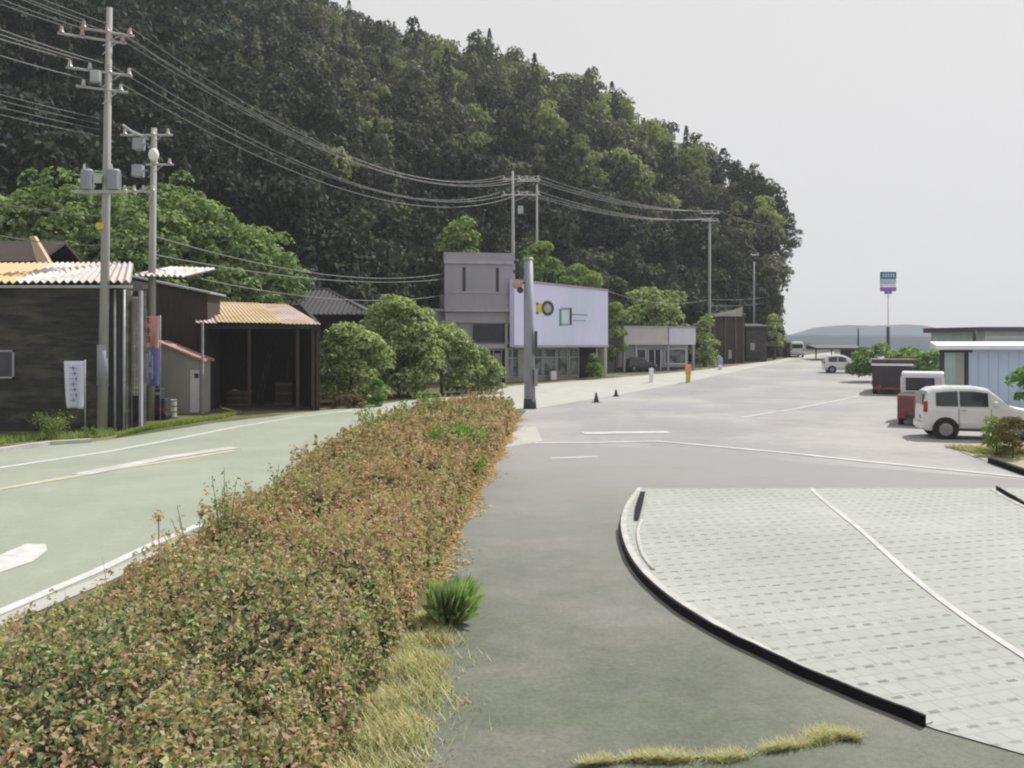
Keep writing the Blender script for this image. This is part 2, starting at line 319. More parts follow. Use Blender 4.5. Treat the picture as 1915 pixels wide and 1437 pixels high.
# ------------------------------------------------------------------ leaf clouds (numpy)
def quads(cen, nor, size, asp=0.55, fold=0.25):
    n = len(cen); nor = nor / (np.linalg.norm(nor, axis=1, keepdims=True) + 1e-9)
    r = rg.normal(size=(n, 3)); u = np.cross(nor, r); u /= np.linalg.norm(u, axis=1, keepdims=True) + 1e-9
    w = np.cross(nor, u); s = np.broadcast_to(np.asarray(size, float).reshape(-1, 1), (n, 1))
    v = np.empty((n, 4, 3))
    v[:, 0] = cen - u*s*.5; v[:, 2] = cen + u*s*.5
    v[:, 1] = cen + w*s*.5*asp + nor*s*fold*.5; v[:, 3] = cen - w*s*.5*asp + nor*s*fold*.5
    return v.reshape(-1, 3)
def qmesh(name, V, mats, tint=None, extra=None):
    """V: (4n,3) quads; extra: (verts, quad faces) with material 1"""
    nq = len(V)//4; faces = np.arange(nq*4, dtype=np.int32); mi = np.zeros(nq, np.int32)
    if extra is not None:
        ev, ef = extra; faces = np.concatenate([faces, (np.asarray(ef) + len(V)).ravel().astype(np.int32)])
        V = np.concatenate([V, ev]); mi = np.concatenate([mi, np.ones(len(ef), np.int32)])
        if tint is not None: tint = np.concatenate([tint, np.zeros(len(ev))])
    me = bpy.data.meshes.new(name); npoly = len(faces)//4
    me.vertices.add(len(V)); me.vertices.foreach_set('co', V.astype(np.float32).ravel())
    me.loops.add(len(faces)); me.loops.foreach_set('vertex_index', faces)
    me.polygons.add(npoly); me.polygons.foreach_set('loop_start', np.arange(0, npoly*4, 4, dtype=np.int32))
    for m in mats: me.materials.append(m)
    me.polygons.foreach_set('material_index', mi)
    if tint is not None:
        a = me.attributes.new('tint', 'FLOAT', 'POINT'); a.data.foreach_set('value', tint.astype(np.float32))
    me.update(calc_edges=True)
    return me
def qobj(name, me, parent=None):
    o = bpy.data.objects.new(name, me); COL.objects.link(o)
    if parent: o.parent = parent
    return o
def sph(n):
    v = rg.normal(size=(n, 3)); return v/np.linalg.norm(v, axis=1, keepdims=True)
def crown(radii, lobes, per, lr, leaf, up=0.35, flat=0.75, bush=False):
    """clumpy broadleaf crown centred on origin"""
    radii = np.array(radii, float); out = []
    d = sph(lobes); d[:, 2] = np.where(rg.random(lobes) < .35, -np.abs(d[:, 2])*.8, np.abs(d[:, 2]))
    rr = 0.45 + 0.42*rg.random((lobes, 1)); c = d*rr*radii
    if bush:
        a = rg.random(lobes)*2*math.pi; zf = rg.random(lobes); rf = np.sqrt(1-np.clip((zf-.35)/.68, 0, 1)**2)*(.45+.5*rg.random(lobes))
        c = np.stack([np.cos(a)*rf*radii[0], np.sin(a)*rf*radii[1], (zf*1.75-.95)*radii[2]], 1)
    for k in range(lobes):
        m = int(per*(0.6+0.8*rg.random())); s = sph(m); s[:, 2] = np.where(s[:, 2] < -0.3, -s[:, 2], s[:, 2])
        r = lr*(0.7+0.6*rg.random()); pts = c[k] + s*r*np.array([1, 1, flat])*(0.75+0.35*rg.random((m, 1)))
        nor = s + rg.normal(size=(m, 3))*0.45 + np.array([0, 0, up])
        out.append(quads(pts, nor, leaf*(0.6+0.8*rg.random(m))))
    return np.concatenate(out)
def cedar(h, r, nb, leaf):
    """conical conifer from 0..h with ragged sprays"""
    t = rg.random(nb)**0.75; ang = rg.random(nb)*2*math.pi; tier = np.abs(np.modf(t*9)[0]-0.5)*0.5+0.75
    rad = r*(1-t)**0.85*tier*(0.45+0.6*rg.random(nb)) + 0.1
    lob = 1+0.22*np.sin(ang*3+t*5)
    pts = np.stack([np.cos(ang)*rad*lob, np.sin(ang)*rad*lob, h*(0.12+0.88*t) - rad*0.25], 1)
    nor = np.stack([np.cos(ang), np.sin(ang), np.full(nb, 0.9)], 1) + rg.normal(size=(nb, 3))*0.4
    return quads(pts, nor, leaf*(0.5+0.7*rg.random(nb))*(1-0.5*t), 0.5)
def trunk_mb(pts, rads, n=7): return MB().tube(pts, rads, n)

def tree(name, label, cat, base, h, radii, lobes, per, lr, leaf, lm='shrub', trunk=True, group=None, bark='bark', tr=0.14, up=0.35):
    if cat == 'bush': radii = (radii[0], radii[1], h*.5); lobes = int(lobes*2.9); up = .5
    else: lobes = int(lobes*1.5); radii = (radii[0]*.95, radii[1]*.95, radii[2]*1.1)
    t = thing(name, label, cat, base, 0, group)
    V = crown(radii, lobes, per, lr, leaf, up=up, bush=cat == 'bush'); V[:, 2] += h - radii[2]
    V = V.reshape(-1, 4, 3); V = V[V[:, :, 2].min(1) > 0.02].reshape(-1, 3)
    qobj('crown', qmesh('crown', V, [LEAF[lm]]), t)
    if trunk:
        zc = h - radii[2]
        mb = MB(); mb.tube([(0, 0, -0.1), (0.05, 0.03, zc*0.5), (0.0, 0, zc), (0.05, 0, h - radii[2]*0.4)], [tr*1.3, tr, tr*0.75, tr*0.3], 7)
        for k in range(5):
            a = k*1.3+0.3; q = 0.55
            mb.tube([(0, 0, zc*(0.6+0.07*k)), (radii[0]*.3*math.cos(a), radii[1]*.3*math.sin(a), zc*(0.85+0.06*k)), (radii[0]*q*math.cos(a), radii[1]*q*math.sin(a), zc+radii[2]*0.3*q)], [tr*.5, tr*.35, tr*.12], 5)
        mb.build('trunk', M[bark], t, smooth=True)
    return t

# ------------------------------------------------------------------ flat sheets that follow the rise of the ground
import bmesh
def sheet(name, pts, off, mat, kind='structure', cuts=True):
    bm = bmesh.new(); bm.faces.new([bm.verts.new((p[0], p[1], 0)) for p in pts])
    for yc in (50, 125, 500):
        bmesh.ops.bisect_plane(bm, geom=bm.verts[:]+bm.edges[:]+bm.faces[:], plane_co=(0, yc, 0), plane_no=(0, 1, 0))
    bmesh.ops.triangulate(bm, faces=bm.faces[:])
    for v in bm.verts: v.co.z = gz(v.co.y) + off
    for f in bm.faces:
        if f.normal.z < 0: f.normal_flip()
    bmesh.ops.recalc_face_normals(bm, faces=bm.faces)
    me = bpy.data.meshes.new(name); bm.to_mesh(me); bm.free(); me.materials.append(mat)
    o = bpy.data.objects.new(name, me); COL.objects.link(o)
    return tag(o, kind=kind)
def strip(pts, w, wend=None):
    """outline of a line of width w"""
    pts = [Vector((p[0], p[1])) for p in pts]; L = []; Rr = []
    for i, p in enumerate(pts):
        d = (pts[min(i+1, len(pts)-1)]-pts[max(i-1, 0)]).normalized(); n = Vector((-d.y, d.x))*w/2
        L.append(p+n); Rr.append(p-n)
    return L + Rr[::-1]
def marking(name, pix, w, mat, off=0.012):
    return sheet(name, strip([G(*p) for p in pix], w), off, M[mat])

sheet('ground', [(-90, -12), (120, -12), (700, 900), (-200, 900), (-300, 200)], 0.0, M['soil'])
far_edge = [(-260, 880), (0, 842), (200, 824), (400, 792), (600, 769), (750, 751), (960, 722), (1140, 708), (1300, 694), (1440, 676), (1500, 665), (1560, 658.5)]
near_edge = [(1560, 662), (1500, 670), (1400, 690), (1290, 714), (1140, 742), (985, 768)]
road = [Vector((-6.2, -10))] + [Vector((-5.7, 5)), Vector((-5.55, 9.5)), Vector((-5.0, 14)), Vector((-4.9, 24)), Vector((-4.2, 31)), Vector((-1.5, 38))] + [G(*p) for p in near_edge[::-1]] + [G(*p) for p in far_edge[::-1]] + [Vector((-22, -10))]
sheet('road', road, 0.008, M['asphalt_road'])
# road from hedge end to far shops, its overexposure put into a paler sheet
band = [G(*p) for p in [(985, 768), (1140, 742), (1290, 714), (1400, 690), (1500, 670), (1560, 662), (1560, 658.5), (1500, 665), (1440, 676), (1300, 694), (1140, 708), (960, 722), (750, 751), (640, 768), (700, 782), (860, 776), (930, 772)]]
sheet('road_overexposed', band, 0.012, M['concrete_pale'])
lot = [Vector((-0.5, -10)), Vector((-0.6, 20)), G(965, 790), G(985, 768), G(1140, 742), G(1290, 714), G(1400, 690), G(1500, 670), G(1560, 662), Vector((60, 118)), Vector((75, 60)), Vector((60, -10))]
sheet('parking_lot', lot, 0.004, M['asphalt_lot'])
walk = [Vector((-1.2, -8)), Vector((-0.9, 12)), G(900, 900), G(948, 838), G(975, 826), G(1100, 834), G(1300, 842), G(1500, 866), Vector((13.5, 17.4)), Vector((14, -8))]
sheet('sidewalk', walk, 0.010, M['asphalt_walk'])
sheet('walk_corner', [G(*p) for p in [(962, 802), (1002, 798), (1015, 826), (945, 838)]], 0.014, M['concrete_pale'])

# raised block paving with its kerb
def smooth_curve(pts, n=6):
    out = []
    for i in range(len(pts)-1):
        p0 = pts[max(i-1, 0)]; p1 = pts[i]; p2 = pts[i+1]; p3 = pts[min(i+2, len(pts)-1)]
        for k in range(n):
            t = k/n; out.append(0.5*((2*p1)+(-p0+p2)*t+(2*p0-5*p1+4*p2-p3)*t*t+(-p0+3*p1-3*p2+p3)*t*t*t))
    out.append(pts[-1]); return out
KC = [G(*p) for p in [(1192, 915), (1172, 945), (1161, 985), (1168, 1030), (1196, 1080), (1255, 1135), (1330, 1183), (1408, 1222), (1500, 1266), (1605, 1310), (1732, 1362)]]
def ph(y):
    if y > 13.5: return max(0.018, 0.105 - (y-13.5)*0.027)
    return 0.105 if y > 9.2 else max(.022, 0.105 - (9.2-y)*.036)
def paving_sheet():
    left = smooth_curve(KC, 5); n = len(left)
    bm = bmesh.new(); xs = 24
    rows = []
    for p in left:
        r = []
        for k in range(xs+1):
            x = p.x + (14.0-p.x)*k/xs
            z = ph(p.y)
            r.append(bm.verts.new((x, p.y, z)))
        rows.append(r)
    # towards the dropped corner the blocks dip to the asphalt
    last = []
    e = G(1915, 1414); slope = (e.y - KC[-1].y)/(e.x - KC[-1].x)
    for k in range(xs+1):
        x = KC[-1].x + 0.04 + (14.0-KC[-1].x)*k/xs
        last.append(bm.verts.new((x, KC[-1].y + slope*(x-KC[-1].x) - 0.02, 0.02)))
    rows.append(last)
    for a, b in zip(rows, rows[1:]):
        for k in range(xs): bm.faces.new((a[k], a[k+1], b[k+1], b[k]))
    bmesh.ops.recalc_face_normals(bm, faces=bm.faces)
    for f in bm.faces:
        if f.normal.z < 0: f.normal_flip()
    me = bpy.data.meshes.new('block_paving'); bm.to_mesh(me); bm.free(); me.materials.append(M['paving'])
    o = bpy.data.objects.new('block_paving', me); COL.objects.link(o); tag(o, kind='structure')
paving_sheet()
def kerb(name, label, pts, w=0.09, sub='kerb', facew=0.03):
    c = smooth_curve(pts); root = thing(name, label, 'kerb', (c[0].x, c[0].y, 0))
    def ribbon(o0, o1, zb, zt, facew_=False):
        mb = MB(); n = len(c); vs = []
        for i, p in enumerate(c):
            d = (c[min(i+1, n-1)]-c[max(i-1, 0)]); d.z = 0; d.normalize(); nn = Vector((-d.y, d.x, 0))   # to the paving side
            t = ph(p.y)
            if facew_: p = p + nn*.012*noise.noise(Vector((p.x*3, p.y*3, 0))); t = max(t, .1)+.018*noise.noise(Vector((p.x*4, p.y*4, 3)))
            for o, z in ((o0, zb), (o1, zb), (o1, zt+max(t, .1) if facew_ else zt+t), (o0, zt+max(t, .1) if facew_ else zt+t)):
                q = p + nn*o; vs.append((q.x, q.y, z))
        fs = []
        for i in range(n-1):
            for k in range(4): fs.append((i*4+k, i*4+(k+1) % 4, i*4+4+(k+1) % 4, i*4+4+k))
        fs += [(0, 1, 2, 3), (n*4-1, n*4-2, n*4-3, n*4-4)]
        return mb.add(vs, fs)
    ribbon(0, w, 0.0, 0.012).build('kerb_stone', M['kerb'], root, world=True)
    i0 = next((i for i, q in enumerate(c) if q.y < 13.9), 0) if len(pts) > 5 else 0
    c = c[i0:]
    ribbon(-facew, 0, 0.0, 0.002, True).build('face_shade_strip', M['kerb_face'], root, world=True)  # near-black strip paints the shade on the kerb's face
    return root
kerb('kerb', 'long curved kerb with black edging around the pale block paving', KC)
kerb('kerb', 'short black edged kerb at the right rim of the block paving', [G(1862, 918), G(1890, 935), G(1925, 955), G(1990, 985)][::-1], 0.1)
# a thin second stone inside the kerb bend, and a black sheet painting the shade beside it
mb = MB(); cc = smooth_curve([G(1200, 985)+Vector((0, 0, .105)), G(1192, 1010)+Vector((0, 0, .105)), G(1200, 1050)+Vector((0, 0, .105)), G(1222, 1082)+Vector((0, 0, .105))], 5)
mb.tube([p+Vector((0, 0, 0.0)) for p in cc], 0.03, 6)
tag(mb.build('kerb_pipe', M['kerb'], None, smooth=True), 'thin white pipe lying inside the bend of the curved kerb', 'pipe')
sheet('kerb_inner_shade', [G(1186, 930)+Vector((.12, 0, 0)), G(1176, 960)+Vector((.12, 0, 0)), G(1172, 985)+Vector((.12, 0, 0)), G(1172, 985)+Vector((.2, 0, 0)), G(1180, 960)+Vector((.2, 0, 0)), G(1188, 930)+Vector((.2, 0, 0))], 0.112, M['kerb_face'])
# paint on the paving, the lot and the road
def raised_line(name, pix, w, mat):
    pts = strip(smooth_curve([G(*p) for p in pix], 8), w); mb = MB(); n = len(pts)
    mb.add([(p.x, p.y, (ph(p.y) + 0.010)) for p in pts], [(i, i+1, n-2-i, n-1-i) for i in range(n//2-1)])
    tag(mb.build(name, M[mat]), kind='structure')
raised_line('paving_line', [(1517, 916), (1560, 958), (1610, 1005), (1660, 1052), (1715, 1103), (1790, 1163), (1860, 1208), (1960, 1268)], 0.085, 'paint_worn')
marking('lot_line', [(1000, 829), (1100, 829), (1230, 826), (1330, 835), (1480, 849), (1640, 866), (1780, 880), (1950, 898)], 0.26, 'paint_worn', 0.016)
marking('lot_line', [(1090, 811), (1252, 809)], 0.7, 'paint_worn', 0.016)
marking('lot_line', [(1385, 782), (1490, 765), (1610, 741)], 0.2, 'paint_worn', 0.016)
marking('lot_line', [(1030, 858), (1120, 855)], 0.2, 'paint_worn', 0.016)
marking('lane_line', [(-60, 1172), (0, 1147), (185, 1068), (300, 1013), (372, 984)], 0.17, 'paint', 0.016)
marking('lane_line', [(-100, 938), (0, 916), (110, 897), (220, 878), (330, 861), (440, 843)], 0.26, 'paint_yellow', 0.016)
marking('lane_line', [(150, 889), (300, 859), (440, 838)], 0.5, 'paint_worn', 0.020)
marking('lane_line', [(-100, 893), (0, 876), (200, 846), (330, 822), (440, 800), (560, 780), (700, 764)], 0.22, 'paint', 0.016)
arrow = [G(*p) for p in [(-90, 1055), (0, 1040), (48, 1019), (86, 1020), (88, 1032), (62, 1052), (0, 1073), (-90, 1095)]]
sheet('lane_arrow', arrow, 0.016, M['paint'])
marking('gutter', [(-200, 1225), (0, 1165), (190, 1086), (372, 1000)], 0.28, 'concrete_pale', 0.012)
# far kerb of the road by the warehouse
kb = MB()
ks = [G(*p) for p in [(-120, 862), (0, 846), (90, 833), (170, 828)]]
pts = strip(ks, 0.22); kb.prism([(p.x, p.y) for p in pts][::-1], 0.0, 0.12)
tag(kb.build('kerb', M['kerb']), 'pale kerb across the road along the weeds by the dark warehouse', 'kerb')

# ------------------------------------------------------------------ the wooded hill
ridge = [(-700, -500, 150), (-300, -380, 155), (0, -270, 160), (300, -100, 165), (520, 40, 165), (640, 112, 163), (760, 150, 158), (880, 182, 154), (960, 198, 150), (1060, 224, 145), (1160, 272, 140), (1250, 322, 133), (1350, 385, 127), (1400, 418, 123), (1430, 455, 119), (1448, 500, 115), (1456, 560, 112)]
basel = [(-700, 34), (-300, 38), (0, 45), (300, 50), (520, 54), (640, 58), (760, 63), (880, 70), (960, 74), (1060, 80), (1160, 86), (1250, 92), (1350, 98), (1400, 101), (1430, 103), (1448, 104), (1456, 105)]
U = 90
rp_ = np.array([r[0] for r in ridge], float)
def hill_pt(u, v):
    """u 0..1 across, v 0 foot .. 1 ridge .. 1.6 far side"""
    px = -700 + u*(1456+700)
    ry = np.interp(px, rp_, [r[1] for r in ridge]); rd = np.interp(px, rp_, [r[2] for r in ridge]); bd = np.interp(px, [b[0] for b in basel], [b[1] for b in basel])
    B = Vector((X(px, bd), bd, gz(bd)-0.1)); Rr = P(px, ry, rd)
    if v <= 1:
        q = B.lerp(Rr, v); q.z = B.z + (Rr.z-B.z)*(0.25*math.sin(v*math.pi/2)+0.75*v)
        k = math.sin(v*math.pi)
    else:
        q = Rr + (Rr-B)*(v-1); q.z = Rr.z - (Rr.z-B.z)*(v-1)*1.1; k = 0.2
    q.z += k*3.0*noise.noise(Vector((q.x*0.03, q.y*0.03, 1.7))) + k*0.8*noise.noise(Vector((q.x*0.12, q.y*0.12, 4.7)))
    return q
mb = MB(); VN = 44
for i in range(U+1):
    for j in range(VN+1): mb.v.append(tuple(hill_pt(i/U, 1.6*j/VN)))
for i in range(U):
    for j in range(VN): a = i*(VN+1)+j; mb.f.append((a, a+VN+1, a+VN+2, a+1))
# right flank falls to the ground
o = len(mb.v)
for j in range(VN+1):
    q = hill_pt(1, 1.6*j/VN); mb.v.append((q.x+1.5+0.02*(q.z), q.y+1, gz(q.y)-0.3))
for j in range(VN): a = U*(VN+1)+j; mb.f.append((a, o+j, o+j+1, a+1))
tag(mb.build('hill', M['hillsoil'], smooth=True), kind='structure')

protos = [crown((2.6, 2.6, 3.0), 14, 52, 1.15, 0.52) for _ in range(2)] + [crown((1.9, 1.9, 4.0), 16, 50, 0.95, 0.50) for _ in range(2)] + [crown((3.2, 3.2, 2.7), 16, 50, 1.2, 0.54) for _ in range(2)]
protos = [p + np.array([0, 0, 4.2]) for p in protos]
cedars = [cedar(9.5, 2.1, 560, 0.75) for _ in range(3)]
def put(V, p, s, a, sz=1.0):
    c, s_ = math.cos(a), math.sin(a)
    W = np.empty_like(V); W[:, 0] = (V[:, 0]*c - V[:, 1]*s_)*s + p.x; W[:, 1] = (V[:, 0]*s_ + V[:, 1]*c)*s + p.y; W[:, 2] = V[:, 2]*s*sz + p.z
    return W
FV = []; FT = []; TV = []; TF = []
nf = 0
def ttrunk(p, h, r):
    o = sum(len(t) for t in TV); a = np.array([[math.cos(k*2.094), math.sin(k*2.094), 0] for k in range(3)])
    TV.append(np.concatenate([a*r + [p.x, p.y, p.z-0.5], a*r*.6 + [p.x, p.y, p.z+h]]))
    for k in range(3): TF.append((o+k, o+(k+1) % 3, o+3+(k+1) % 3, o+3+k))
spots = []
tries = 0
while len(spots) < 1500 and tries < 30000:
    tries += 1
    u = rnd.random(); v = rnd.random()**0.9*1.06
    if u < 0.16 and rnd.random() < .5: continue
    q = hill_pt(u, v)
    if q.x/q.y < -0.68 or (q.z-3)/q.y > 0.52: continue
    dmin = 2.6 if v > .1 else 2.2
    if any((q.x-s[0].x)**2+(q.y-s[0].y)**2+(q.z-s[0].z)**2 < dmin*dmin for s in spots): continue
    spots.append((q, u, v))
def edge_ok(q, r, h):
    lim = np.interp(HY-(q.z+h-CH)/q.y*F, [120, 160, 205, 250, 290, 345, 400, 440, 470, 540, 650], [960, 1060, 1160, 1240, 1330, 1425, 1478, 1496, 1484, 1468, 1462])
    return CX + (q.x+r)/q.y*F < lim
spots = [s_ for s_ in spots if s_[1] < .93 or edge_ok(s_[0], 2.2, 5)]
print('forest spots', len(spots))
for q, u, v in spots:
    con = v < .85 and rnd.random() < (0.10 + 0.12*(v > .5))
    sc = 0.75+0.55*rnd.random()
    if v > .93: sc *= .8
    if v < 0.22: sc *= 0.85
    pr = cedars[rnd.randrange(3)] if con else protos[rnd.randrange(6)]
    W = put(pr, q, sc, rnd.random()*6.28, 0.9+0.5*rnd.random())
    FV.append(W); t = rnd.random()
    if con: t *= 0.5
    if u < 0.62: t *= min(1, max(.08, (v-.25)*1.3 + max(0, u-.4)*2))  # shade of the lower left put into the leaf tint, also at the foot
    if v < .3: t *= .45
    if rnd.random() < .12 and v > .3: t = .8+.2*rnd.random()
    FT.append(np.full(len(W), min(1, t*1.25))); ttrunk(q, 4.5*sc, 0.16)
# right edge of the hill: crowns bulging out over the road
for k in range(420):
    j = rnd.random(); q = hill_pt(1, j*0.98); q.x += -3.0+5*rnd.random(); q.z = gz(q.y) + (q.z+3-gz(q.y))*rnd.random()
    sc = 0.42+0.25*rnd.random(); q.z -= 2
    if not edge_ok(q, 2.6*sc, 4.2*sc) or k > 330: continue
    W = put(protos[rnd.randrange(6)], q, sc, rnd.random()*6.28)
    FV.append(W); FT.append(np.full(len(W), 0.3+0.4*rnd.random()))
for px_, py_, d_, s_ in ((1398, 352, 120, .8), (1418, 372, 118, .8), (1440, 392, 116, .75), (1432, 352, 117, .65), (1455, 410, 114, .7), (1468, 432, 112, .62), (1472, 455, 111, .55), (1458, 470, 110, .6), (1446, 440, 112, .8), (1462, 500, 109, .5), (1450, 520, 108, .55), (1380, 340, 122, .8), (1410, 340, 119, .7), (1478, 420, 112, .38), (1486, 436, 111, .3)):
    q = P(px_, py_, d_); W = put(protos[rnd.randrange(6)], q-Vector((0, 0, 4.2*s_)), s_, rnd.random()*6.28)
    FV.append(W); FT.append(np.full(len(W), .15+.3*rnd.random())); (px_ < 1445) and ttrunk(q-Vector((0, 0, 7.5*s_)), 6*s_, .16)
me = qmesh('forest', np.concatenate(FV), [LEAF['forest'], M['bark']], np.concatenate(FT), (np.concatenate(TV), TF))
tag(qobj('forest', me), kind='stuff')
# single trees that stand out of the forest
def share(name, V, mat): return qmesh(name, V, [mat])
pale_me = [share('crown', protos[i], LEAF['pale']) for i in range(4)]
ced_me = [share('crown', c, LEAF['cedar']) for c in cedars]
trunk_me = MB().tube([(0, 0, -0.6), (0.05, 0, 2.2), (0, 0, 5.0)], [0.2, 0.16, 0.08], 6).build('trunk', M['palebark'])
tm = trunk_me.data; bpy.data.objects.remove(trunk_me)
def inst_tree(name, label, group, q, s, sz, me, rot):
    t = thing(name, label, 'tree', q, rot, group); t.scale = (s*(1.7 if name == 'cedar_tree' else 1), s*(1.7 if name == 'cedar_tree' else 1), s*sz)
    qobj('crown', me, t); qobj('trunk', tm, t)
for k in range(64):     # conifers along the skyline
    px = 655 + (1440-655)*(k+0.8*rnd.random())/64
    u = (px+700)/2156; q = hill_pt(u, 0.985+0.02*rnd.random())
    big = .8 if rnd.random() < 0.2 else 0.55
    inst_tree('cedar_tree', 'dark pointed conifer standing on the skyline of the wooded hill', 'conifers along the hill ridge', q, big*(0.85+0.5*rnd.random()), .58, ced_me[k % 3], rnd.random()*6.28)
for px, s in ((1352, 1.0), (1422, 1.0), (1004, .85), (1060, .8), (1142, .85)):
    u = (px+700)/2156; q = hill_pt(u, 0.99)
    inst_tree('cedar_tree', 'dark pointed conifer standing on the skyline of the wooded hill', 'conifers along the hill ridge', q, s*1.15, (.8 if px > 1300 else .55), ced_me[px % 3], 1.0)
def hill_at(px, py):
    """point of the hill surface seen at a photo pixel"""
    u = (px+700)/2156; best = None
    for j in range(101):
        q = hill_pt(u, j/100); yy = HY-(q.z+4.5-CH)/q.y*F
        if best is None or abs(yy-py) < best[0]: best = (abs(yy-py), q)
    return best[1]
pl = [(575, 190), (610, 210), (700, 215), (725, 235), (780, 260), (745, 190), (690, 275), (850, 205), (885, 245), (880, 290), (815, 160), (1130, 265), (1085, 330), (1140, 345), (1175, 370), (1110, 385), (700, 150), (770, 120), (630, 100), (660, 55), (950, 160), (1010, 190), (1050, 215), (1180, 260), (1215, 300), (1260, 330), (1300, 360), (1240, 400), (1400, 430), (1430, 470), (560, 120), (1025, 290), (900, 130), (1080, 180), (620, 330)]
for px, py in pl:
    q = hill_at(px, py); q = q + Vector((-q.x/q.y*1.5, -1.5, .8))
    inst_tree('broadleaf_tree', 'pale lit broadleaf crown rising out of the dark hillside forest', 'pale crowns on the hillside', q, (0.6+0.35*rnd.random() if px < 800 else .8+.4*rnd.random()), 1.2, pale_me[rnd.randrange(4)], rnd.random()*6.28)

# ------------------------------------------------------------------ trees and bushes at the hill's foot
def bs(px, y): return (X(px, y), y, gz(y))
tree('broadleaf_tree', 'bright green rounded tree rising behind the grey signboard building', 'tree', bs(862, 68), Z(405, 68)-gz(68), (2.0, 1.8, 2.0), 16, 90, 0.7, 0.36, 'bright')
tree('broadleaf_tree', 'yellow-green tree top just right of the grey signboard and behind the pillar', 'tree', bs(1010, 69), Z(440, 69)-gz(69), (1.7, 1.7, 2.2), 13, 90, 0.7, 0.36, 'bright')
tree('broadleaf_tree', 'low bright green tree showing over the top edge of the white shop sign', 'tree', bs(1085, 76), Z(500, 76)-gz(76), (2.7, 2, 1.6), 16, 90, 0.75, 0.36, 'bright')
tree('broadleaf_tree', 'tall slender tree with a bright crown above the middle utility pole', 'tree', hill_at(965, 283), 7.2, (2.6, 2.2, 2.4), 15, 80, 0.8, 0.42, 'bright', bark='palebark')
tree('broadleaf_tree', 'greyish pale crowned tree halfway between the shop sign and the ridge', 'tree', hill_at(1135, 355), 7.2, (3.0, 2.6, 2.6), 16, 80, 0.85, 0.42, 'pale', bark='palebark')
tree('broadleaf_tree', 'yellow-green tree left of the pale crown above the shop sign', 'tree', hill_at(1080, 330), 7.2, (1.9, 1.9, 2.8), 12, 80, 0.8, 0.42, 'pale', bark='palebark')
tree('broadleaf_tree', 'spreading tree behind the small white roadside building', 'tree', bs(1225, 83), Z(535, 83)-gz(83), (4.2, 2.6, 2.7), 26, 80, 0.9, 0.40, 'shrub')
tree('broadleaf_tree', 'leafy tree with lit top left of the far utility pole', 'tree', hill_at(1300, 430), 7.2, (2.6, 2.4, 2.6), 14, 80, 0.85, 0.44, 'pale', bark='palebark')
tree('broadleaf_tree', 'leafy tree with lit round top right of the far utility pole', 'tree', hill_at(1385, 440), 7.2, (2.9, 2.4, 2.4), 14, 80, 0.85, 0.44, 'pale', bark='palebark')
tree('broadleaf_tree', 'narrow green tree at the right foot of the hill by the road', 'tree', bs(1448, 100), Z(590, 100)-gz(100), (.9, 1.0, 2.2), 10, 80, 0.6, 0.36, 'shrub')
tree('bush', 'green bush between the small white building and the dark gabled shed', 'bush', bs(1318, 84), Z(590, 84)-gz(84), (1.2, 1.2, 2.2), 10, 70, 0.6, 0.34, 'shrub')
tree('bush', 'narrow yellow-green bush beside the right edge of the white shop sign', 'bush', bs(1152, 74), Z(560, 74)-gz(74), (0.7, 0.7, 2.4), 8, 70, 0.5, 0.3, 'bright')
# shrubs beside the garage
tree('bush', 'big rounded light-topped bush right beside the rusty roofed garage', 'bush', bs(655, 43.5), Z(603, 43.5), (1.9, 1.4, 2.0), 26, 150, 0.55, 0.2, 'shrub', tr=0.08)
tree('bush', 'tallest wide bush between the garage and the grey signboard building', 'bush', bs(745, 49), Z(552, 49), (2.7, 1.7, 2.8), 34, 150, 0.65, 0.22, 'shrub', tr=0.09)
tree('bush', 'sloping green bush against the left wing of the grey signboard building', 'bush', bs(825, 51), Z(600, 51), (2.4, 1.4, 2.2), 26, 150, 0.6, 0.22, 'shrub', tr=0.08)
tree('bush', 'low dark green bush before the entrance of the grey signboard building', 'bush', bs(893, 52), Z(652, 52), (1.5, 1.0, 1.3), 14, 120, 0.45, 0.2, 'shrub', tr=0.05)
tree('bush', 'small lime green bush at the foot of the big rounded bush', 'bush', bs(702, 41.5), Z(704, 41.5), (0.42, 0.4, 0.6), 8, 120, 0.2, 0.12, 'lime', trunk=False)
tree('bush', 'knee-high greyish weeds at the verge below the lime bush', 'bush', bs(648, 40.5), Z(742, 40.5), (0.9, 0.4, 0.35), 9, 80, 0.2, 0.13, 'brownleaf', trunk=False)
tree('bush', 'small bush standing in the right end bay of the white sign shop', 'bush', (X(1108, 66), 65.0, gz(65)), 1.9, (0.5, 0.45, 0.9), 8, 90, 0.3, 0.2, 'bright', trunk=False)
for k, (px, py, d, r, lb) in enumerate([(1640, 645, 62, 1.6, 'left part of the green scrub behind the brown dump truck'), (1700, 652, 60, 1.5, 'middle part of the green scrub behind the brown dump truck'), (1745, 658, 56, 1.1, 'right end of the green scrub next to the pale blue shed')]):
    tree('bush', lb, 'bush', bs(px, d), Z(py, d)-gz(d), (r*1.3, 1.0, 1.2), 16, 90, 0.5, 0.25, 'vine', trunk=False)
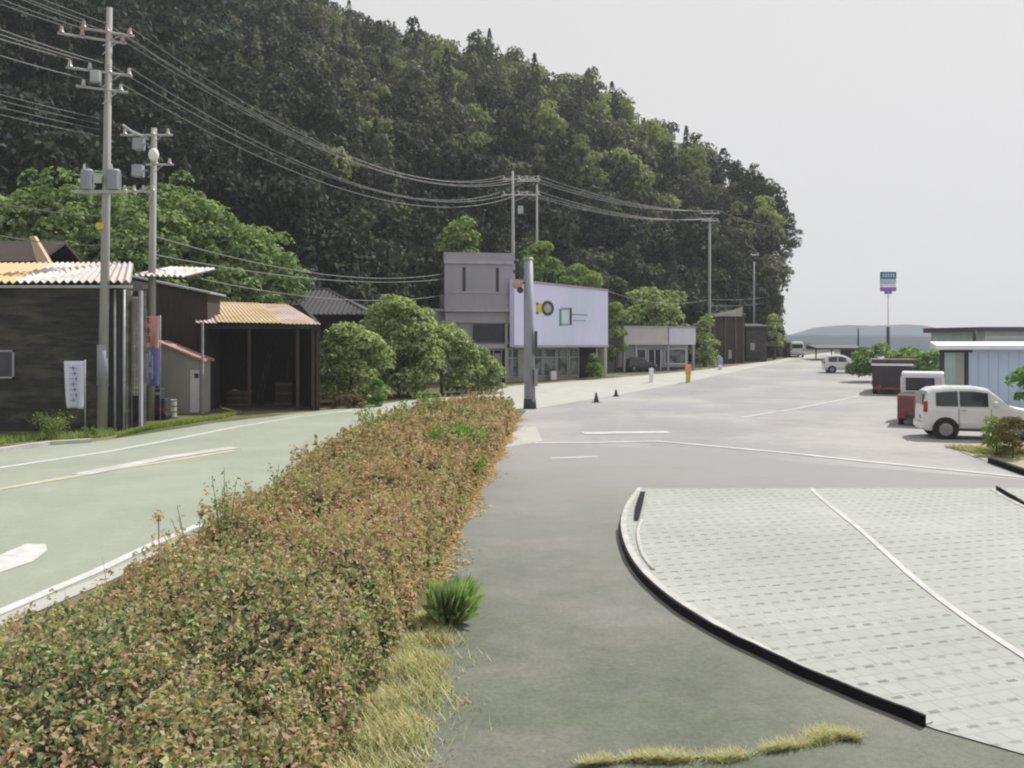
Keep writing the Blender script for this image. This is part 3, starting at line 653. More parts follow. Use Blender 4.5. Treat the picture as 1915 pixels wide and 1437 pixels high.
# vine-covered bank behind the warehouse
def bank():
    cols = [(-220, 30, 372), (0, 36, 392), (60, 37, 378), (110, 38, 370), (180, 38, 385), (230, 38, 392), (290, 39, 378), (350, 40, 384), (400, 41, 402), (450, 42, 425), (500, 43, 460), (540, 44, 515), (558, 45, 560)]
    V = []; mb = MB(); px = np.arange(-220, 556, 9.0)
    tops = np.interp(px, [c[0] for c in cols], [c[2] for c in cols]); ds = np.interp(px, [-220, 0, 250, 380, 556], [44, 46, 47, 52, 54])
    rows = []
    for k, (p, t, d) in enumerate(zip(px, tops, ds)):
        for v in np.linspace(0, 1, 9):
            zt = Z(t, d) - 0.7; z = zt*math.sin(v*math.pi/2); y = d - 4.0*(1-v) + 0.6*noise.noise(Vector((p*.02, v*4, 0)))
            mb.v.append((X(p, d), y, z))
            sg = 0.55 + 0.45*noise.noise(Vector((p*.03, v*5, 2.2)))
            c = np.array([X(p, d), y - .2, z]) + rg.normal(size=3)*0.3
            c0 = c
            for kk in range(3):
                m = 60; s = sph(m); s[:, 1] = -np.abs(s[:, 1])*.9; s[:, 2] = np.abs(s[:, 2]); c = c0 + rg.normal(size=3)*[.7, .5, .6]; rk = .3+.55*rg.random()
                V.append(quads(c + s*rk, s + rg.normal(size=(m, 3))*.4 + [0, -.1, .4], 0.24*(.6+.8*rg.random(m)), .8))
            m = 50; s = sph(m); s[:, 1] = -np.abs(s[:, 1])*.9; s[:, 2] = np.abs(s[:, 2]); c = c0
            V.append(quads(c + s*max(sg, .25)*1.35, s + rg.normal(size=(m, 3))*.4 + [0, -.1, .4], 0.30*(.6+.8*rg.random(m)), .8))
    for i in range(len(px)-1):
        for j in range(8): a = i*9+j; mb.f.append((a, a+9, a+10, a+1))
    # back side so that the bank is a closed mound
    o = len(mb.v)
    for p, d in zip(px, ds): mb.v.append((X(p, d), d+5, -.1))
    for i in range(len(px)-1): a = i*9+8; mb.f.append((a, a+9, o+i+1, o+i))
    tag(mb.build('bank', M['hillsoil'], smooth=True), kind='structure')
    for k in range(9):      # shoots sticking up
        p = 40+ k*50 + rnd.random()*30; d = np.interp(p, px, ds); t = np.interp(p, px, tops)
        m = 60; q = rg.random(m)[:, None]; c = np.array([X(p, d), d, Z(t, d)-.6]) + q*np.array([0.5, 0, 0.9]) + rg.normal(size=(m, 3))*.12
        V.append(quads(c, rg.normal(size=(m, 3))+[0, 0, 1], 0.22, .7))
    tag(qobj('vines', qmesh('vines', np.concatenate(V), [LEAF['vine']])), kind='stuff')
bank()

# ------------------------------------------------------------------ warehouse on the left
def corrug(mb, p00, p10, p01, p11, n, amp, th=0.02):
    """corrugated sheet; waves run from the p0x edge to the p1x edge... p00->p10 is the eave, p01->p11 the top"""
    p00, p10, p01, p11 = map(Vector, (p00, p10, p01, p11)); o = len(mb.v); m = n*6
    for k in range(m+1):
        t = k/m; w = Vector((0, 0, amp*math.sin(t*n*2*math.pi)))
        a = p00.lerp(p10, t)+w; b = p01.lerp(p11, t)+w
        for q in (a, b, a-Vector((0, 0, th)), b-Vector((0, 0, th))): mb.v.append(tuple(q))
    for k in range(m):
        i = o+k*4; mb.f += [(i, i+4, i+5, i+1), (i+2, i+3, i+7, i+6), (i, i+2, i+6, i+4), (i+1, i+5, i+7, i+3)]
    return mb
WY = 29.6
w = thing('warehouse', 'long dark boarded warehouse with a corrugated roof, rusty at its left end', 'building', (-16, WY, 0))
xr = X(236, WY)
mb = MB(); mb.box(-22, xr, WY, 30.0, 0, 4.95); mb.box(-22, xr-1.2, 30.0, 33.1, 0, 4.93)
for k in range(24):     # boards
    z = 0.2+k*0.2; mb.box(-22, xr-0.9, WY-0.018, WY, z, z+0.185)
mb.build('wall', M['darkwood'], w, world=True)
xm = X(28, WY-.45)
mb = MB(); corrug(mb, (-22, WY-0.45, 5.12), (xm, WY-.45, 5.14), (-22, 33.3, 6.15), (xm-.8, 33.3, 6.18), 19, 0.05)
mb.build('roof_sheet', M['roofrust'], w, world=True)
mb = MB(); corrug(mb, (xm, WY-0.45, 5.145), (X(246, WY-.45), WY-.45, 5.165), (xm-.8, 33.3, 6.185), (X(250, 33.3), 33.3, 6.2), 15, 0.05)
mb.build('roof_sheet', M['roofmetal'], w, world=True)
MB().box(-22, X(246, WY-.4), WY-0.40, WY-0.32, 4.94, 5.03).build('gutter', M['steel'], w, world=True)
mb = MB()
x0, x1, z0, z1 = -22+2.5, X(28, WY), Z(708, WY), Z(655, WY)
x0 = x1-1.0
for a in ((x0, x1, z0, z0+.06), (x0, x1, z1-.06, z1), (x0, x0+.06, z0, z1), (x1-.06, x1, z0, z1)): mb.box(a[0], a[1], WY-.07, WY-.02, a[2], a[3])
fr = mb.build('window', M['greylight'], w, world=True)
g_ = MB().box(x0+.06, x1-.06, WY-.045, WY-.03, z0+.06, z1-.06).build('pane', M['glass'], w, world=True); g_.parent = fr
for px in (190, 215, 232):
    MB().cyl((X(px, WY-.12), WY-.12, 0), (X(px, WY-.12), WY-.12, 4.9), 0.045, n=8).build('downpipe', M['steel'], w, world=True, smooth=True)
mb = MB(); mb.box(X(196, WY), X(228, WY), WY-.05, WY-.02, .1, 4.8); mb.build('metal_panel', M['darkmetal'], w, world=True)
# lattice of glazed squares on the side corner
mb = MB(); lx0, lx1 = X(246, 30.2), X(266, 30.2)
for k in range(5): x = lx0+(lx1-lx0)*k/4; mb.box(x-.012, x+.012, 30.1, 30.14, 1.2, 4.7)
for k in range(22): z = 1.25+k*.16; mb.box(lx0, lx1, 30.09, 30.1, z-.012, z+.012)
lt = mb.build('lattice', M['greylight'], w, world=True)
a_ = MB().box(lx0, lx1, 30.15, 30.2, 1.2, 4.7).build('lattice_panel', M['limetile'], w, world=True); a_.parent = lt
mb = MB(); mb.box(lx0-.03, lx0+.04, 30.05, 30.2, 0, 4.9); mb.box(lx1-.06, lx1+.03, 30.05, 30.2, 0, 4.9); mb.build('post', M['greylight'], w, world=True)
MB().box(xr-.6, lx1+.02, 30.21, 30.5, 0, 4.9).build('side_wall', M['darkwood'], w, world=True)
# rear annex with its own higher roof
w = thing('annex', 'dark rear annex of the warehouse with a short corrugated roof piece', 'building', (-15, 33.6, 0))
MB().box(-20, X(292, 36.8), 33.4, 36.8, 0, 5.6).build('wall', M['darkwood'], w, world=True)
mb = MB(); corrug(mb, (X(248, 33.3), 33.32, 5.72), (X(345, 33.3), 33.32, 5.68), (X(248, 33.3), 37, 6.36), (X(345, 33.3), 37, 6.3), 9, 0.05); mb.build('roof', M['roofmetal'], w, world=True)
# old roofs peeking over the warehouse
w = thing('old_house', 'brown weathered house roof peeking over the left end of the warehouse', 'house', (-21, 37.5, 0))
mb = MB(); mb.box(-27, X(100, 38), 37.5, 41, 0, 6.6); mb.build('wall', M['brownwood'], w, world=True)
mb = MB(); mb.xprism([(37.0, 6.5), (37.0, 6.62), (39.2, 7.75), (41.4, 6.62), (41.4, 6.5), (39.2, 7.6)], -27, X(96, 38)); mb.build('roof', M['brownwood'], w, world=True)
MB().add([(X(80, 38), 36.95, 7.7), (X(88, 38), 36.95, 7.7), (X(118, 38), 36.9, 6.5), (X(95, 38), 36.9, 6.5), (X(80, 38), 37.2, 7.7), (X(88, 38), 37.2, 7.7), (X(118, 38), 37.2, 6.5), (X(95, 38), 37.2, 6.5)], [(0, 3, 2, 1), (4, 5, 6, 7), (0, 1, 5, 4), (1, 2, 6, 5), (2, 3, 7, 6), (3, 0, 4, 7)]).build('barge_board', M['roofrust'], w, world=True)
# small cream shed
SY = 37.3
w = thing('shed', 'small cream shed with a pink sloping roof and white door', 'shed', (X(340, SY), SY, 0))
xa, xb = X(296, SY), X(377, SY)
MB().prism([(xa, SY), (xb, SY), (xb, SY+1.1), (xa, SY+1.1)], 0, [3.05, 2.28, 2.28, 3.05]).build('wall', M['creamwall'], w, world=True)
MB().prism([(xa-.1, SY-.12), (xb+.12, SY-.12), (xb+.12, SY+1.3), (xa-.1, SY+1.3)], [3.1, 2.26, 2.26, 3.1], [3.2, 2.36, 2.36, 3.2]).build('roof', M['roofpink'], w, world=True)
d_ = MB().box(X(356, SY), X(373, SY), SY-.04, SY-.002, .05, 1.9).build('door', M['white'], w, world=True)
MB().box(X(364, SY), X(372, SY), SY-.055, SY-.04, 1.55, 1.75).build('door_vent', M['darkmetal'], w, world=True).parent = d_
MB().box(X(378, SY), X(381, SY), SY-.1, SY, 0, 4.0).build('corner_post', M['greylight'], w, world=True)
# brown house wall behind the shed
w = thing('old_house', 'dark brown gabled house wall behind the cream shed', 'house', (-14.5, 39.6, 0))
MB().prism([(-19, 39.3), (X(388, 39.3), 39.3), (X(388, 39.3), 41), (-19, 41)], 0, [6.4, 5.3, 5.3, 6.4]).build('wall', M['brownwood'], w, world=True)
MB().prism([(-19, 39.05), (X(394, 39.1), 39.05), (X(394, 39.1), 41.2), (-19, 41.2)], [6.42, 5.32, 5.32, 6.42], [6.5, 5.4, 5.4, 6.5]).build('roof', M['greylight'], w, world=True)
# open garage
GY = 39.0
w = thing('garage', 'open fronted dark garage with a rusty orange and pink sheet roof', 'garage', (X(480, GY), GY, 0))
gl, gr_ = X(381, GY), X(592, GY)
wl, wr = gl-2.3, gr_-2.3
mb = MB()
mb.prism([(gl-.2, GY), (gl-.05, GY), (wl-.05, GY+6), (wl-.2, GY+6)], 0, [4.0, 4.0, 5.2, 5.2]); mb.prism([(wl, GY+6), (wr, GY+6), (wr, GY+6.15), (wl, GY+6.15)], 0, 5.1)
mb.prism([(gr_, GY), (gr_+.15, GY), (wr+.15, GY+6), (wr, GY+6)], 0, [4.0, 4.0, 5.2, 5.2]); mb.build('wall', M['brownwood'], w, world=True)
for px, t in ((386, .09), (470, .06), (560, .07), (589, .08)):
    x = X(px, GY+.4); MB().box(x-t, x+t, GY+.05, GY+.05+2*t, 0, 3.95).build('post', M['brownwood'], w, world=True)
MB().box(gl-.2, gr_+.1, GY-.02, GY+.03, 3.72, 3.93).build('lintel', M['darkwood'], w, world=True)
e0, e1, t0, t1 = Vector((X(366, GY-.4), GY-.4, 3.98)), Vector((X(600, GY-.4), GY-.4, 3.9)), Vector((X(352, GY+6), GY+6.2, 5.25)), Vector((X(536, GY+6), GY+6.2, 5.1))
for a_, b_, m_, n_ in ((0, .17, 'roofpale', 5), (.17, .70, 'roofrust', 16), (.70, 1, 'roofpale', 9)):
    mb = MB(); corrug(mb, e0.lerp(e1, a_)+Vector((0, 0, .004*n_)), e0.lerp(e1, b_)+Vector((0, 0, .004*n_)), t0.lerp(t1, a_)+Vector((0, 0, .004*n_)), t0.lerp(t1, b_)+Vector((0, 0, .004*n_)), n_, 0.022)
    mb.build('roof_sheet', M[m_], w, world=True)
mb = MB()
for k in range(7):
    x = gl+.8+rnd.random()*3.4; mb.tube([(x, GY+3.5+rnd.random(), 0), (x+.2*rnd.random(), GY+5.4, 2.3+rnd.random())], 0.05, 5)
tag(mb.build('lumber', M['bark']), 'leaning timber poles inside the dark open garage', 'timber')
for a_, lb in (((gl+.4, gl+1.4, GY+2, GY+2.8, .8), 'low wide dark crate at the left inside the open garage'), ((gl+2.6, gl+3.4, GY+2.4, GY+3.2, 1.2), 'taller dark crate at the right inside the open garage')):
    w = thing('crate', lb, 'crate', ((a_[0]+a_[1])/2, (a_[2]+a_[3])/2, 0)); MB().box(a_[0], a_[1], a_[2], a_[3], .0, a_[4]).build('box', M['brownwood'], w, world=True, bevel=.02)
    mb = MB()
    for z in (.08, a_[4]*.5, a_[4]-.15): mb.box(a_[0]-.02, a_[1]+.02, a_[2]-.03, a_[2]-.001, z, z+.1)
    mb.build('batten', M['bark'], w, world=True)
# tiled roof house behind the garage
w = thing('tiled_house', 'low house with a dark grey tiled hip roof behind the garage', 'house', (X(590, 52), 52, 0))
hx0, hx1 = X(470, 52), X(700, 52)
MB().box(hx0+.5, hx1-.5, 51, 57, 0, 4.9).build('wall', M['darkwood'], w, world=True)
mb = MB()
a, b, c, d = (hx0-.3, 49.6, 4.75), (hx1+.2, 49.6, 4.75), (hx1+.2, 58, 4.75), (hx0-.3, 58, 4.75); r0, r1 = (hx0+1.5, 53.6, 6.45), (hx1-3.2, 53.6, 6.45)
mb.add([a, b, c, d, r0, r1], [(0, 1, 5, 4), (1, 2, 5), (2, 3, 4, 5), (3, 0, 4), (3, 2, 1, 0)])
for k in range(30):
    t = k/29; x = a[0]+(b[0]-a[0])*t; tx = min(max(x, r0[0]), r1[0]); hh = 1 if r0[0] <= x <= r1[0] else ((x-a[0])/(r0[0]-a[0]) if x < r0[0] else (b[0]-x)/(b[0]-r1[0]))
    if hh < .08: continue
    mb.tube([(x, 49.6, 4.78), (x, 49.6+4*hh, 4.78+1.70*hh)], .05, 4)
mb.tube([r0, r1], .12, 6); mb.tube([b, r1], .1, 6); mb.tube([a, r0], .1, 6)
mb.build('roof', M['rooftile'], w, world=True)

# ------------------------------------------------------------------ grey signboard building
def frame_thing(name, label, cat, A, B):
    d = B-A; return thing(name, label, cat, (A.x, A.y, min(A.z, B.z)), math.atan2(d.y, d.x)), math.hypot(d.x, d.y)
A = Vector((X(833, 60.5), 60.5, gz(60))); B = Vector((X(961, 61.3), 61.3, gz(60)))
w, L = frame_thing('signboard_building', 'tall grey clad building with a blank signboard top and two dark slots', 'building', A, B)
k_ = 60.5/F
def zl(py): return Z(py, 60.5)-gz(60)
H = zl(472)
MB().box(0, L, .35, 9, -.3, zl(578)).build('wall', M['greywall'], w)
mb = MB(); mb.box(-.05, L, 0, .6, zl(582), zl(486)); mb.build('signboard', M['greypanel'], w)
mb = MB(); mb.box(-.1, L+.03, -.1, .7, zl(486), H); mb.build('cornice', M['greypanel'], w)
mb = MB(); mb.box(-.12, L+.04, -.14, -.1, zl(493), zl(486)); mb.box(-.06, L, -.06, 0, zl(548), zl(545)); mb.box(-.06, L, -.06, -.0, zl(583), zl(578)); mb.build('trim', M['greylight'], w)
for px in (868, 931):
    u = (px-833)*k_; MB().box(u-.11, u+.11, -.03, -.001, zl(546), zl(500)).build('slot', M['darkmetal'], w)
mb = MB(); mb.box(0, L, .2, .35, zl(604), zl(584)); mb.build('band', M['greypanel'], w)
mb = MB(); mb.box((886-833)*k_, L-.25, .27, .345, zl(640), zl(606)); sh = mb.build('shutter', M['darkmetal'], w)
mb = MB()
for k in range(8): z = zl(640)+k*.16; mb.box((886-833)*k_, L-.25, .24, .27, z, z+.05)
mb.build('slat', M['darkmetal'], w).parent = sh
mb = MB(); mb.box((870-833)*k_, L, .1, .349, zl(652), zl(644)); mb.build('canopy', M['greylight'], w)
mb = MB(); mb.box((900-833)*k_, L-.3, .3, .345, -.2, zl(656)); mb.build('entrance', M['blackin'], w)
for u in ((905-833)*k_, (925-833)*k_, (940-833)*k_):
    mb = MB(); mb.box(u-.03, u+.03, .25, .3, -.2, zl(656)); mb.build('door_frame', M['greylight'], w)
MB().box((927-833)*k_, (938-833)*k_, .27, .295, -.1, zl(662)).build('door', M['greywall'], w)
MB().box((946-833)*k_, (950-833)*k_, -.05, .1, -.2, zl(606)).build('post', M['creamwall'], w)
MB().box(-1.6, -.01, .8, 8, -.3, zl(582)).build('side_wing', M['greywall'], w)
mb = MB(); mb.box(-1.75, 0, .5, 8.2, zl(582), zl(577)); mb.build('wing_roof', M['greypanel'], w)

# ------------------------------------------------------------------ shop with the white sign
A = G(962, 717); B = G(1137, 706)
w, L = frame_thing('sign_shop', 'shop with a big white-lavender sign wall over dark glazed windows', 'shop', A, B)
zb, zt = 2.55, 7.15
MB().box(0.1, L-.1, 1.0, 9, -.5, 6.6).build('wall', M['creamwall'], w)
mb = MB(); mb.prism([(0, 0), (L, 0), (L, .5), (0, .5)], zb, [7.35, 7.05, 7.05, 7.35]); sg = mb.build('sign_wall', M['lavender'], w)
mb = MB(); mb.prism([(-.03, -.05), (L+.03, -.05), (L+.03, 0), (-.03, 0)], [7.2, 6.9, 6.9, 7.2], [7.37, 7.07, 7.07, 7.37]); mb.box(-.03, L+.03, -.05, 0, zb-.02, zb+.14); mb.build('sign_trim', M['greylight'], w)
def uu(px):      # photo column -> distance along the shop front
    best = min(range(400), key=lambda i: abs(CX + (A.x+(B.x-A.x)*i/399)/(A.y+(B.y-A.y)*i/399)*F - px)); return L*best/399
def zz(px, py):
    t = uu(px)/L; y = A.y+(B.y-A.y)*t; return Z(py, y)-A.z
def mark(name, px0, px1, py0, py1, mat, th=.03):
    return MB().box(uu(px0), uu(px1), -th, -.001, zz((px0+px1)/2, py1), zz((px0+px1)/2, py0)).build(name, M[mat], sg)
def oval(name, pxc, pyc, rx, rz, mat, th, hole=0.0):
    mb = MB(); u = uu(pxc); z = zz(pxc, pyc); n = 24; vs = []
    for yy in (-.001, -th):
        for q in (1, hole):
            for i in range(n): t = 2*math.pi*i/n; vs.append((u+rx*q*math.cos(t), yy, z+rz*q*math.sin(t)))
    fs = []
    for i in range(n):
        j = (i+1) % n
        fs.append((2*n+i, 2*n+j, 3*n+j, 3*n+i)); fs.append((i, j, 2*n+j, 2*n+i)); fs.append((n+j, n+i, 3*n+i, 3*n+j))
    mb.add(vs, fs); return mb.build(name, M[mat], sg)
oval('logo_ring', 1024, 577, .62, .55, 'darkprint', .05, .62)
oval('logo_disc', 1024, 577, .38, .34, 'creamwall', .03, .0)
oval('logo_disc', 1010, 577, .40, .36, 'yellow', .04, .0)
mark('logo_bar', 1003, 1006, 583, 588, 'darkprint'); mark('logo_bar', 1003, 1006, 566, 571, 'darkprint')
mark('lettering', 1046, 1050, 578, 610, 'greenp'); mark('lettering', 1065, 1069, 576, 608, 'darkprint'); mark('lettering', 1050, 1065, 576, 580, 'greyp')
mark('lettering', 1050, 1065, 606, 609, 'greyp'); mark('lettering', 1069, 1098, 588, 590, 'greyp'); mark('lettering', 1072, 1094, 599, 600.5, 'greyp')
MB().box(uu(983), uu(985), -.05, -.001, zb+.2, 7.0).build('sign_joint', M['greyp'], sg)
# shop front
z1_ = zb
MB().box(L-.35, L-.05, .05, .5, -.3, zb).build('corner_post', M['creamwall'], w)
MB().box(uu(990), uu(994), .1, .5, -.3, zb).build('corner_post', M['creamwall'], w)
for a, b in ((965, 986), (1008, 1030), (1032, 1056), (1058, 1078), (1080, 1098)):
    f = MB(); u0, u1 = uu(a), uu(b)
    f.box(u0, u1, .9, .96, .35, .43); f.box(u0, u1, .9, .96, zb-.15, zb-.07); f.box(u0, u0+.07, .9, .96, .43, zb-.15); f.box(u1-.07, u1, .9, .96, .43, zb-.15); f.box(u0+.07, u1-.07, .9, .96, 1.75, 1.81)
    fr = f.build('window', M['greylight'], w)
    MB().box(u0+.07, u1-.07, .93, .95, .43, zb-.15).build('pane', M['shopglass'], fr)
MB().box(uu(1101), L-.4, .9, .99, -.3, zb).build('dark_bay', M['blackin'], w)
MB().box(uu(1040), uu(1050), .5, .7, 0, .75).build('box', M['white'], w)
mb = MB(); mb.box(0, L, .52, .98, zb-.05, zb+.2); mb.build('soffit', M['darkmetal'], w)

# ------------------------------------------------------------------ small white building
A = G(1167, 696); B = G(1301, 692); A.z = B.z = min(A.z, B.z)
w, L = frame_thing('small_building', 'small low whitish building with a two tone fascia and glass front', 'building', A, B)
sy = A.y
def z2(py): return Z(py, sy+.5)-A.z
HH = z2(612)
MB().box(.1, L-.1, 1.0, 7, -.3, HH-.2).build('wall', M['greylight'], w)
MB().box(0, L*.60, 0, .9, z2(645), HH).build('fascia', M['fasciagrey'], w)
MB().box(L*.62, L, 0, .9, z2(645), HH-.03).build('fascia', M['fascialight'], w)
mb = MB(); mb.box(-.1, L+.1, -.1, 1.0, HH, HH+.1); mb.build('roof', M['greylight'], w)
for u in (.05, L*.16, L*.61, L-.2): MB().box(u, u+.16, .1, .3, -.3, z2(645)).build('post', M['greylight'], w)
for a, b in ((.25, .38), (.64, .95)):
    f = MB(); u0, u1 = a*L, b*L; zt_ = z2(652)
    f.box(u0, u1, .9, .97, .6, .68); f.box(u0, u1, .9, .97, zt_-.08, zt_); f.box(u0, u0+.07, .9, .97, .68, zt_-.08); f.box(u1-.07, u1, .9, .97, .68, zt_-.08)
    fr = f.build('window', M['white'], w); MB().box(u0+.07, u1-.07, .94, .96, .68, zt_-.08).build('pane', M['shopglass'], fr)
MB().box(.42*L, .58*L, .93, .97, -.2, z2(655)).build('door', M['glass'], w)
for u in (.41*L, .50*L, .585*L): MB().box(u-.04, u+.04, .88, .925, -.2, z2(655)).build('door_frame', M['white'], w)
MB().box(.0, L, .92, .985, -.3, .35).build('plinth', M['darkwood'], w)

# dark gabled shed further on
DY = 90
w = thing('gabled_shed', 'dark wooden roadside shed with a pale sheet on its gable', 'shed', (X(1358, DY), DY, gz(DY)))
x0, x1 = X(1326, DY), X(1392, DY); g0 = gz(DY)
MB().box(x0, x1, DY, DY+6, g0-.3, Z(594, DY)).build('wall', M['brownwood'], w, world=True)
MB().prism([(x0-.2, DY-.4), (x1+.1, DY-.4), (x1+.1, DY+6.2), (x0-.2, DY+6.2)], [Z(594, DY)]*4, [Z(590, DY), Z(588, DY), Z(576, DY), Z(576, DY)]).build('roof', M['darkmetal'], w, world=True)
xa, xb, xc = X(1330, DY), X(1358, DY), X(1387, DY)
MB().add([(xa, DY-.45, Z(592, DY)), (xc-.1, DY-.45, Z(592, DY)), (xc, DY-.45, Z(574, DY)), (xb, DY-.45, Z(584, DY)), (xa, DY-.42, Z(592, DY)), (xc-.1, DY-.42, Z(592, DY)), (xc, DY-.42, Z(574, DY)), (xb, DY-.42, Z(584, DY))],
  [(0, 1, 2, 3), (7, 6, 5, 4), (0, 4, 5, 1), (1, 5, 6, 2), (2, 6, 7, 3), (3, 7, 4, 0)]).build('gable_sheet', M['creamwall'], w, world=True)
for px in (1336, 1356, 1376, 1390): MB().box(X(px, DY)-.09, X(px, DY)+.09, DY-.12, DY-.002, g0-.2, Z(594, DY)).build('post', M['bark'], w, world=True)
MB().box(X(1362, DY), X(1368, DY), DY-.05, DY-.01, g0+.5, g0+1.4).build('notice', M['creamwall'], w, world=True)
w = thing('lean_to', 'dark lean-to standing right of the gabled shed under the trees', 'shed', (X(1415, 94), 94, gz(94)))
MB().box(X(1396, 94), X(1434, 94), 94, 98, gz(94)-.3, Z(612, 94)).build('wall', M['darkwood'], w, world=True)
MB().prism([(X(1393, 94), 93.6), (X(1437, 94), 93.6), (X(1437, 94), 98.2), (X(1393, 94), 98.2)], Z(612, 94), [Z(610, 94), Z(610, 94), Z(604, 94), Z(604, 94)]).build('roof', M['darkmetal'], w, world=True)
MB().box(X(1403, 94), X(1411, 94), 93.9, 93.98, Z(655, 94), Z(642, 94)).build('notice', M['creamwall'], w, world=True)

# ------------------------------------------------------------------ pale blue shed, right
w = thing('prefab_shed', 'pale blue prefabricated shed with dark framed sliding doors and white eave', 'shed', (20, 38, 0))
PY = 38.0
xa, xb, xc = X(1759, PY), X(1811, PY), 31.0; zt_ = Z(655, PY)
MB().prism([(xa+.05, PY+.1), (xc, PY+.1), (xc+3, PY+6), (xa+3.05, PY+6)], 0, zt_).build('wall', M['bluewall'], w, world=True)
mb = MB()
for k in range(16): x = xb+.5+k*.45; mb.box(x, x+.03, PY+.07, PY+.1, .1, zt_-.1)
mb.build('wall_rib', M['bluewall'], w, world=True)
for a, b in ((xa, xa+.16), (xb-.12, xb)): MB().box(a, b, PY-.02, PY+.1, 0, zt_-.1).build('door_post', M['darkmetal'], w, world=True)
MB().box(xa, X(1818, PY), PY-.03, PY+.1, zt_-.1, zt_).build('door_header', M['darkwood'], w, world=True)
MB().box(xa+.18, (xa+xb)/2+.05, PY+.02, PY+.06, 0, zt_-.12).build('sliding_door', M['greenwall'], w, world=True)
MB().box((xa+xb)/2-.05, xb-.14, PY+.065, PY+.09, 0, zt_-.12).build('sliding_door', M['creamwall'], w, world=True)
MB().prism([(xa-.45, PY-.5), (xc+.3, PY-.5), (xc+3.3, PY+6.3), (xa+2.6, PY+6.3)], zt_+.02, [zt_+.2, zt_+.2, zt_+.4, zt_+.4]).build('roof', M['white'], w, world=True)
w = thing('green_building', 'pale green building with a plum coloured roof behind the blue shed', 'building', (36, 62, gz(62)))
x0 = X(1842, 62)
MB().box(x0, 50, 62, 70, 0, Z(620, 62)).build('wall', M['greenwall'], w, world=True)
MB().prism([(x0-.4, 61.5), (50.5, 61.5), (50.5, 70.5), (x0-.4, 70.5)], Z(620, 62), [Z(612, 62), Z(612, 62), Z(610, 62), Z(610, 62)]).build('roof', M['purpleroof'], w, world=True)
mb = MB(); mb.box(x0, 50, 61.97, 62, Z(632, 62), Z(630, 62)); mb.build('wall_band', M['white'], w, world=True)
# low open shed beyond the cars
w = thing('carport', 'low dark roofed carport beyond the parked hatchback', 'carport', (X(1570, 98), 98, gz(98)))
MB().prism([(X(1522, 98), 97), (X(1618, 98), 97), (X(1612, 98), 102), (X(1530, 98), 102)], [Z(654, 97)]*4, [Z(651, 97), Z(651, 97), Z(645, 97), Z(645, 97)]).build('roof', M['darkmetal'], w, world=True)
for px in (1526, 1555, 1585, 1612):
    MB().cyl((X(px, 98), 98, gz(98)-.2), (X(px, 98), 98, Z(653, 98)), .07, n=6).build('post', M['darkmetal'], w, world=True)
MB().box(X(1590, 98), X(1614, 98), 99, 101, gz(99)-.2, Z(654, 99)).build('back_wall', M['darkmetal'], w, world=True)

# ------------------------------------------------------------------ poles
def pole(label, px, y, topy, r0, r1, lean=0.0, mat='pole', name='utility_pole'):
    w = thing(name, label, 'utility pole', (X(px, y), y, gz(y)))
    h = Z(topy, y)-gz(y)
    MB().cyl((0, 0, -.1), (lean, 0, h), r0, r1, 14).build('mast', M[mat], w, smooth=True); return w, h
def arm(w, z, x0, x1, y=-.18, n=3, ins='porcelain', vert=.16, rot=0.0):
    def tr(x, yy): return (x*math.cos(rot)-yy*math.sin(rot), x*math.sin(rot)+yy*math.cos(rot))
    mb = MB(); a = tr(x0, y); b = tr(x1, y); mb.tube([(a[0], a[1], z), (b[0], b[1], z)], .045, 4); mb.tube([(tr(0, y)[0], tr(0, y)[1], z-.5), (tr(x1*.6, y)[0], tr(x1*.6, y)[1], z)], .02, 4)
    mb.build('crossarm', M['steel'], w)
    out = []
    for k in range(n):
        x = x0+(x1-x0)*(k+.2)/(n-.6) if n > 1 else (x0+x1)/2
        if abs(x) < .15: x += .25
        q = tr(x, y); mb = MB()
        for j in range(3): mb.cyl((q[0], q[1], z+.05+j*.07), (q[0], q[1], z+.1+j*.07), .085-.015*j, .055, 8)
        mb.build('insulator', M[ins], w, smooth=False); out.append(Vector((q[0], q[1], z+.28)))
    return out
w1, h1 = pole('tallest concrete utility pole beside the warehouse, carrying the top wires', 191, 29.2, 15, .17, .10, .25)
wl1 = w1.location.copy()
rt = R(28)
iA = arm(w1, Z(78, 29.2), -1.35, .75, n=4, ins='pinkins', rot=rt); iB = arm(w1, Z(62, 29.2), -.7, 1.0, n=3, ins='pinkins', rot=rt); iC = arm(w1, Z(138, 29.2), -1.1, .95, n=4, rot=rt)
iD = arm(w1, Z(170, 29.2), -.8, .8, n=2, rot=rt)
mb = MB(); mb.box(-.22, .1, -.42, -.2, Z(160, 29.2), Z(138, 29.2)); mb.build('switch_box', M['steel'], w1, bevel=.02)
for s, x in ((0, -.46), (1, .46)):
    mb = MB(); mb.cyl((x, -.1, Z(356, 29.2)), (x, -.1, Z(322, 29.2)), .2, .2, 14); mb.cyl((x, -.1, Z(322, 29.2)), (x, -.1, Z(318, 29.2)), .215, .15, 14)
    for k in range(8): a = k*math.pi/4; mb.box(x+.2*math.cos(a)-.02, x+.2*math.cos(a)+.02, -.1+.2*math.sin(a)-.02, -.1+.2*math.sin(a)+.02, Z(352, 29.2), Z(326, 29.2))
    tf = mb.build('transformer', M['pole_grey'], w1, smooth=False)
    MB().cyl((x-.1, -.1, Z(318, 29.2)), (x-.1, -.1, Z(308, 29.2)), .05, .03, 6).build('bushing', M['porcelain'], tf)
mb = MB(); mb.box(-.9, .9, -.16, -.06, Z(360, 29.2)-.05, Z(360, 29.2)+.05); mb.box(-.12, .12, -.3, -.15, Z(345, 29.2), Z(328, 29.2)); mb.build('bracket', M['steel'], w1)
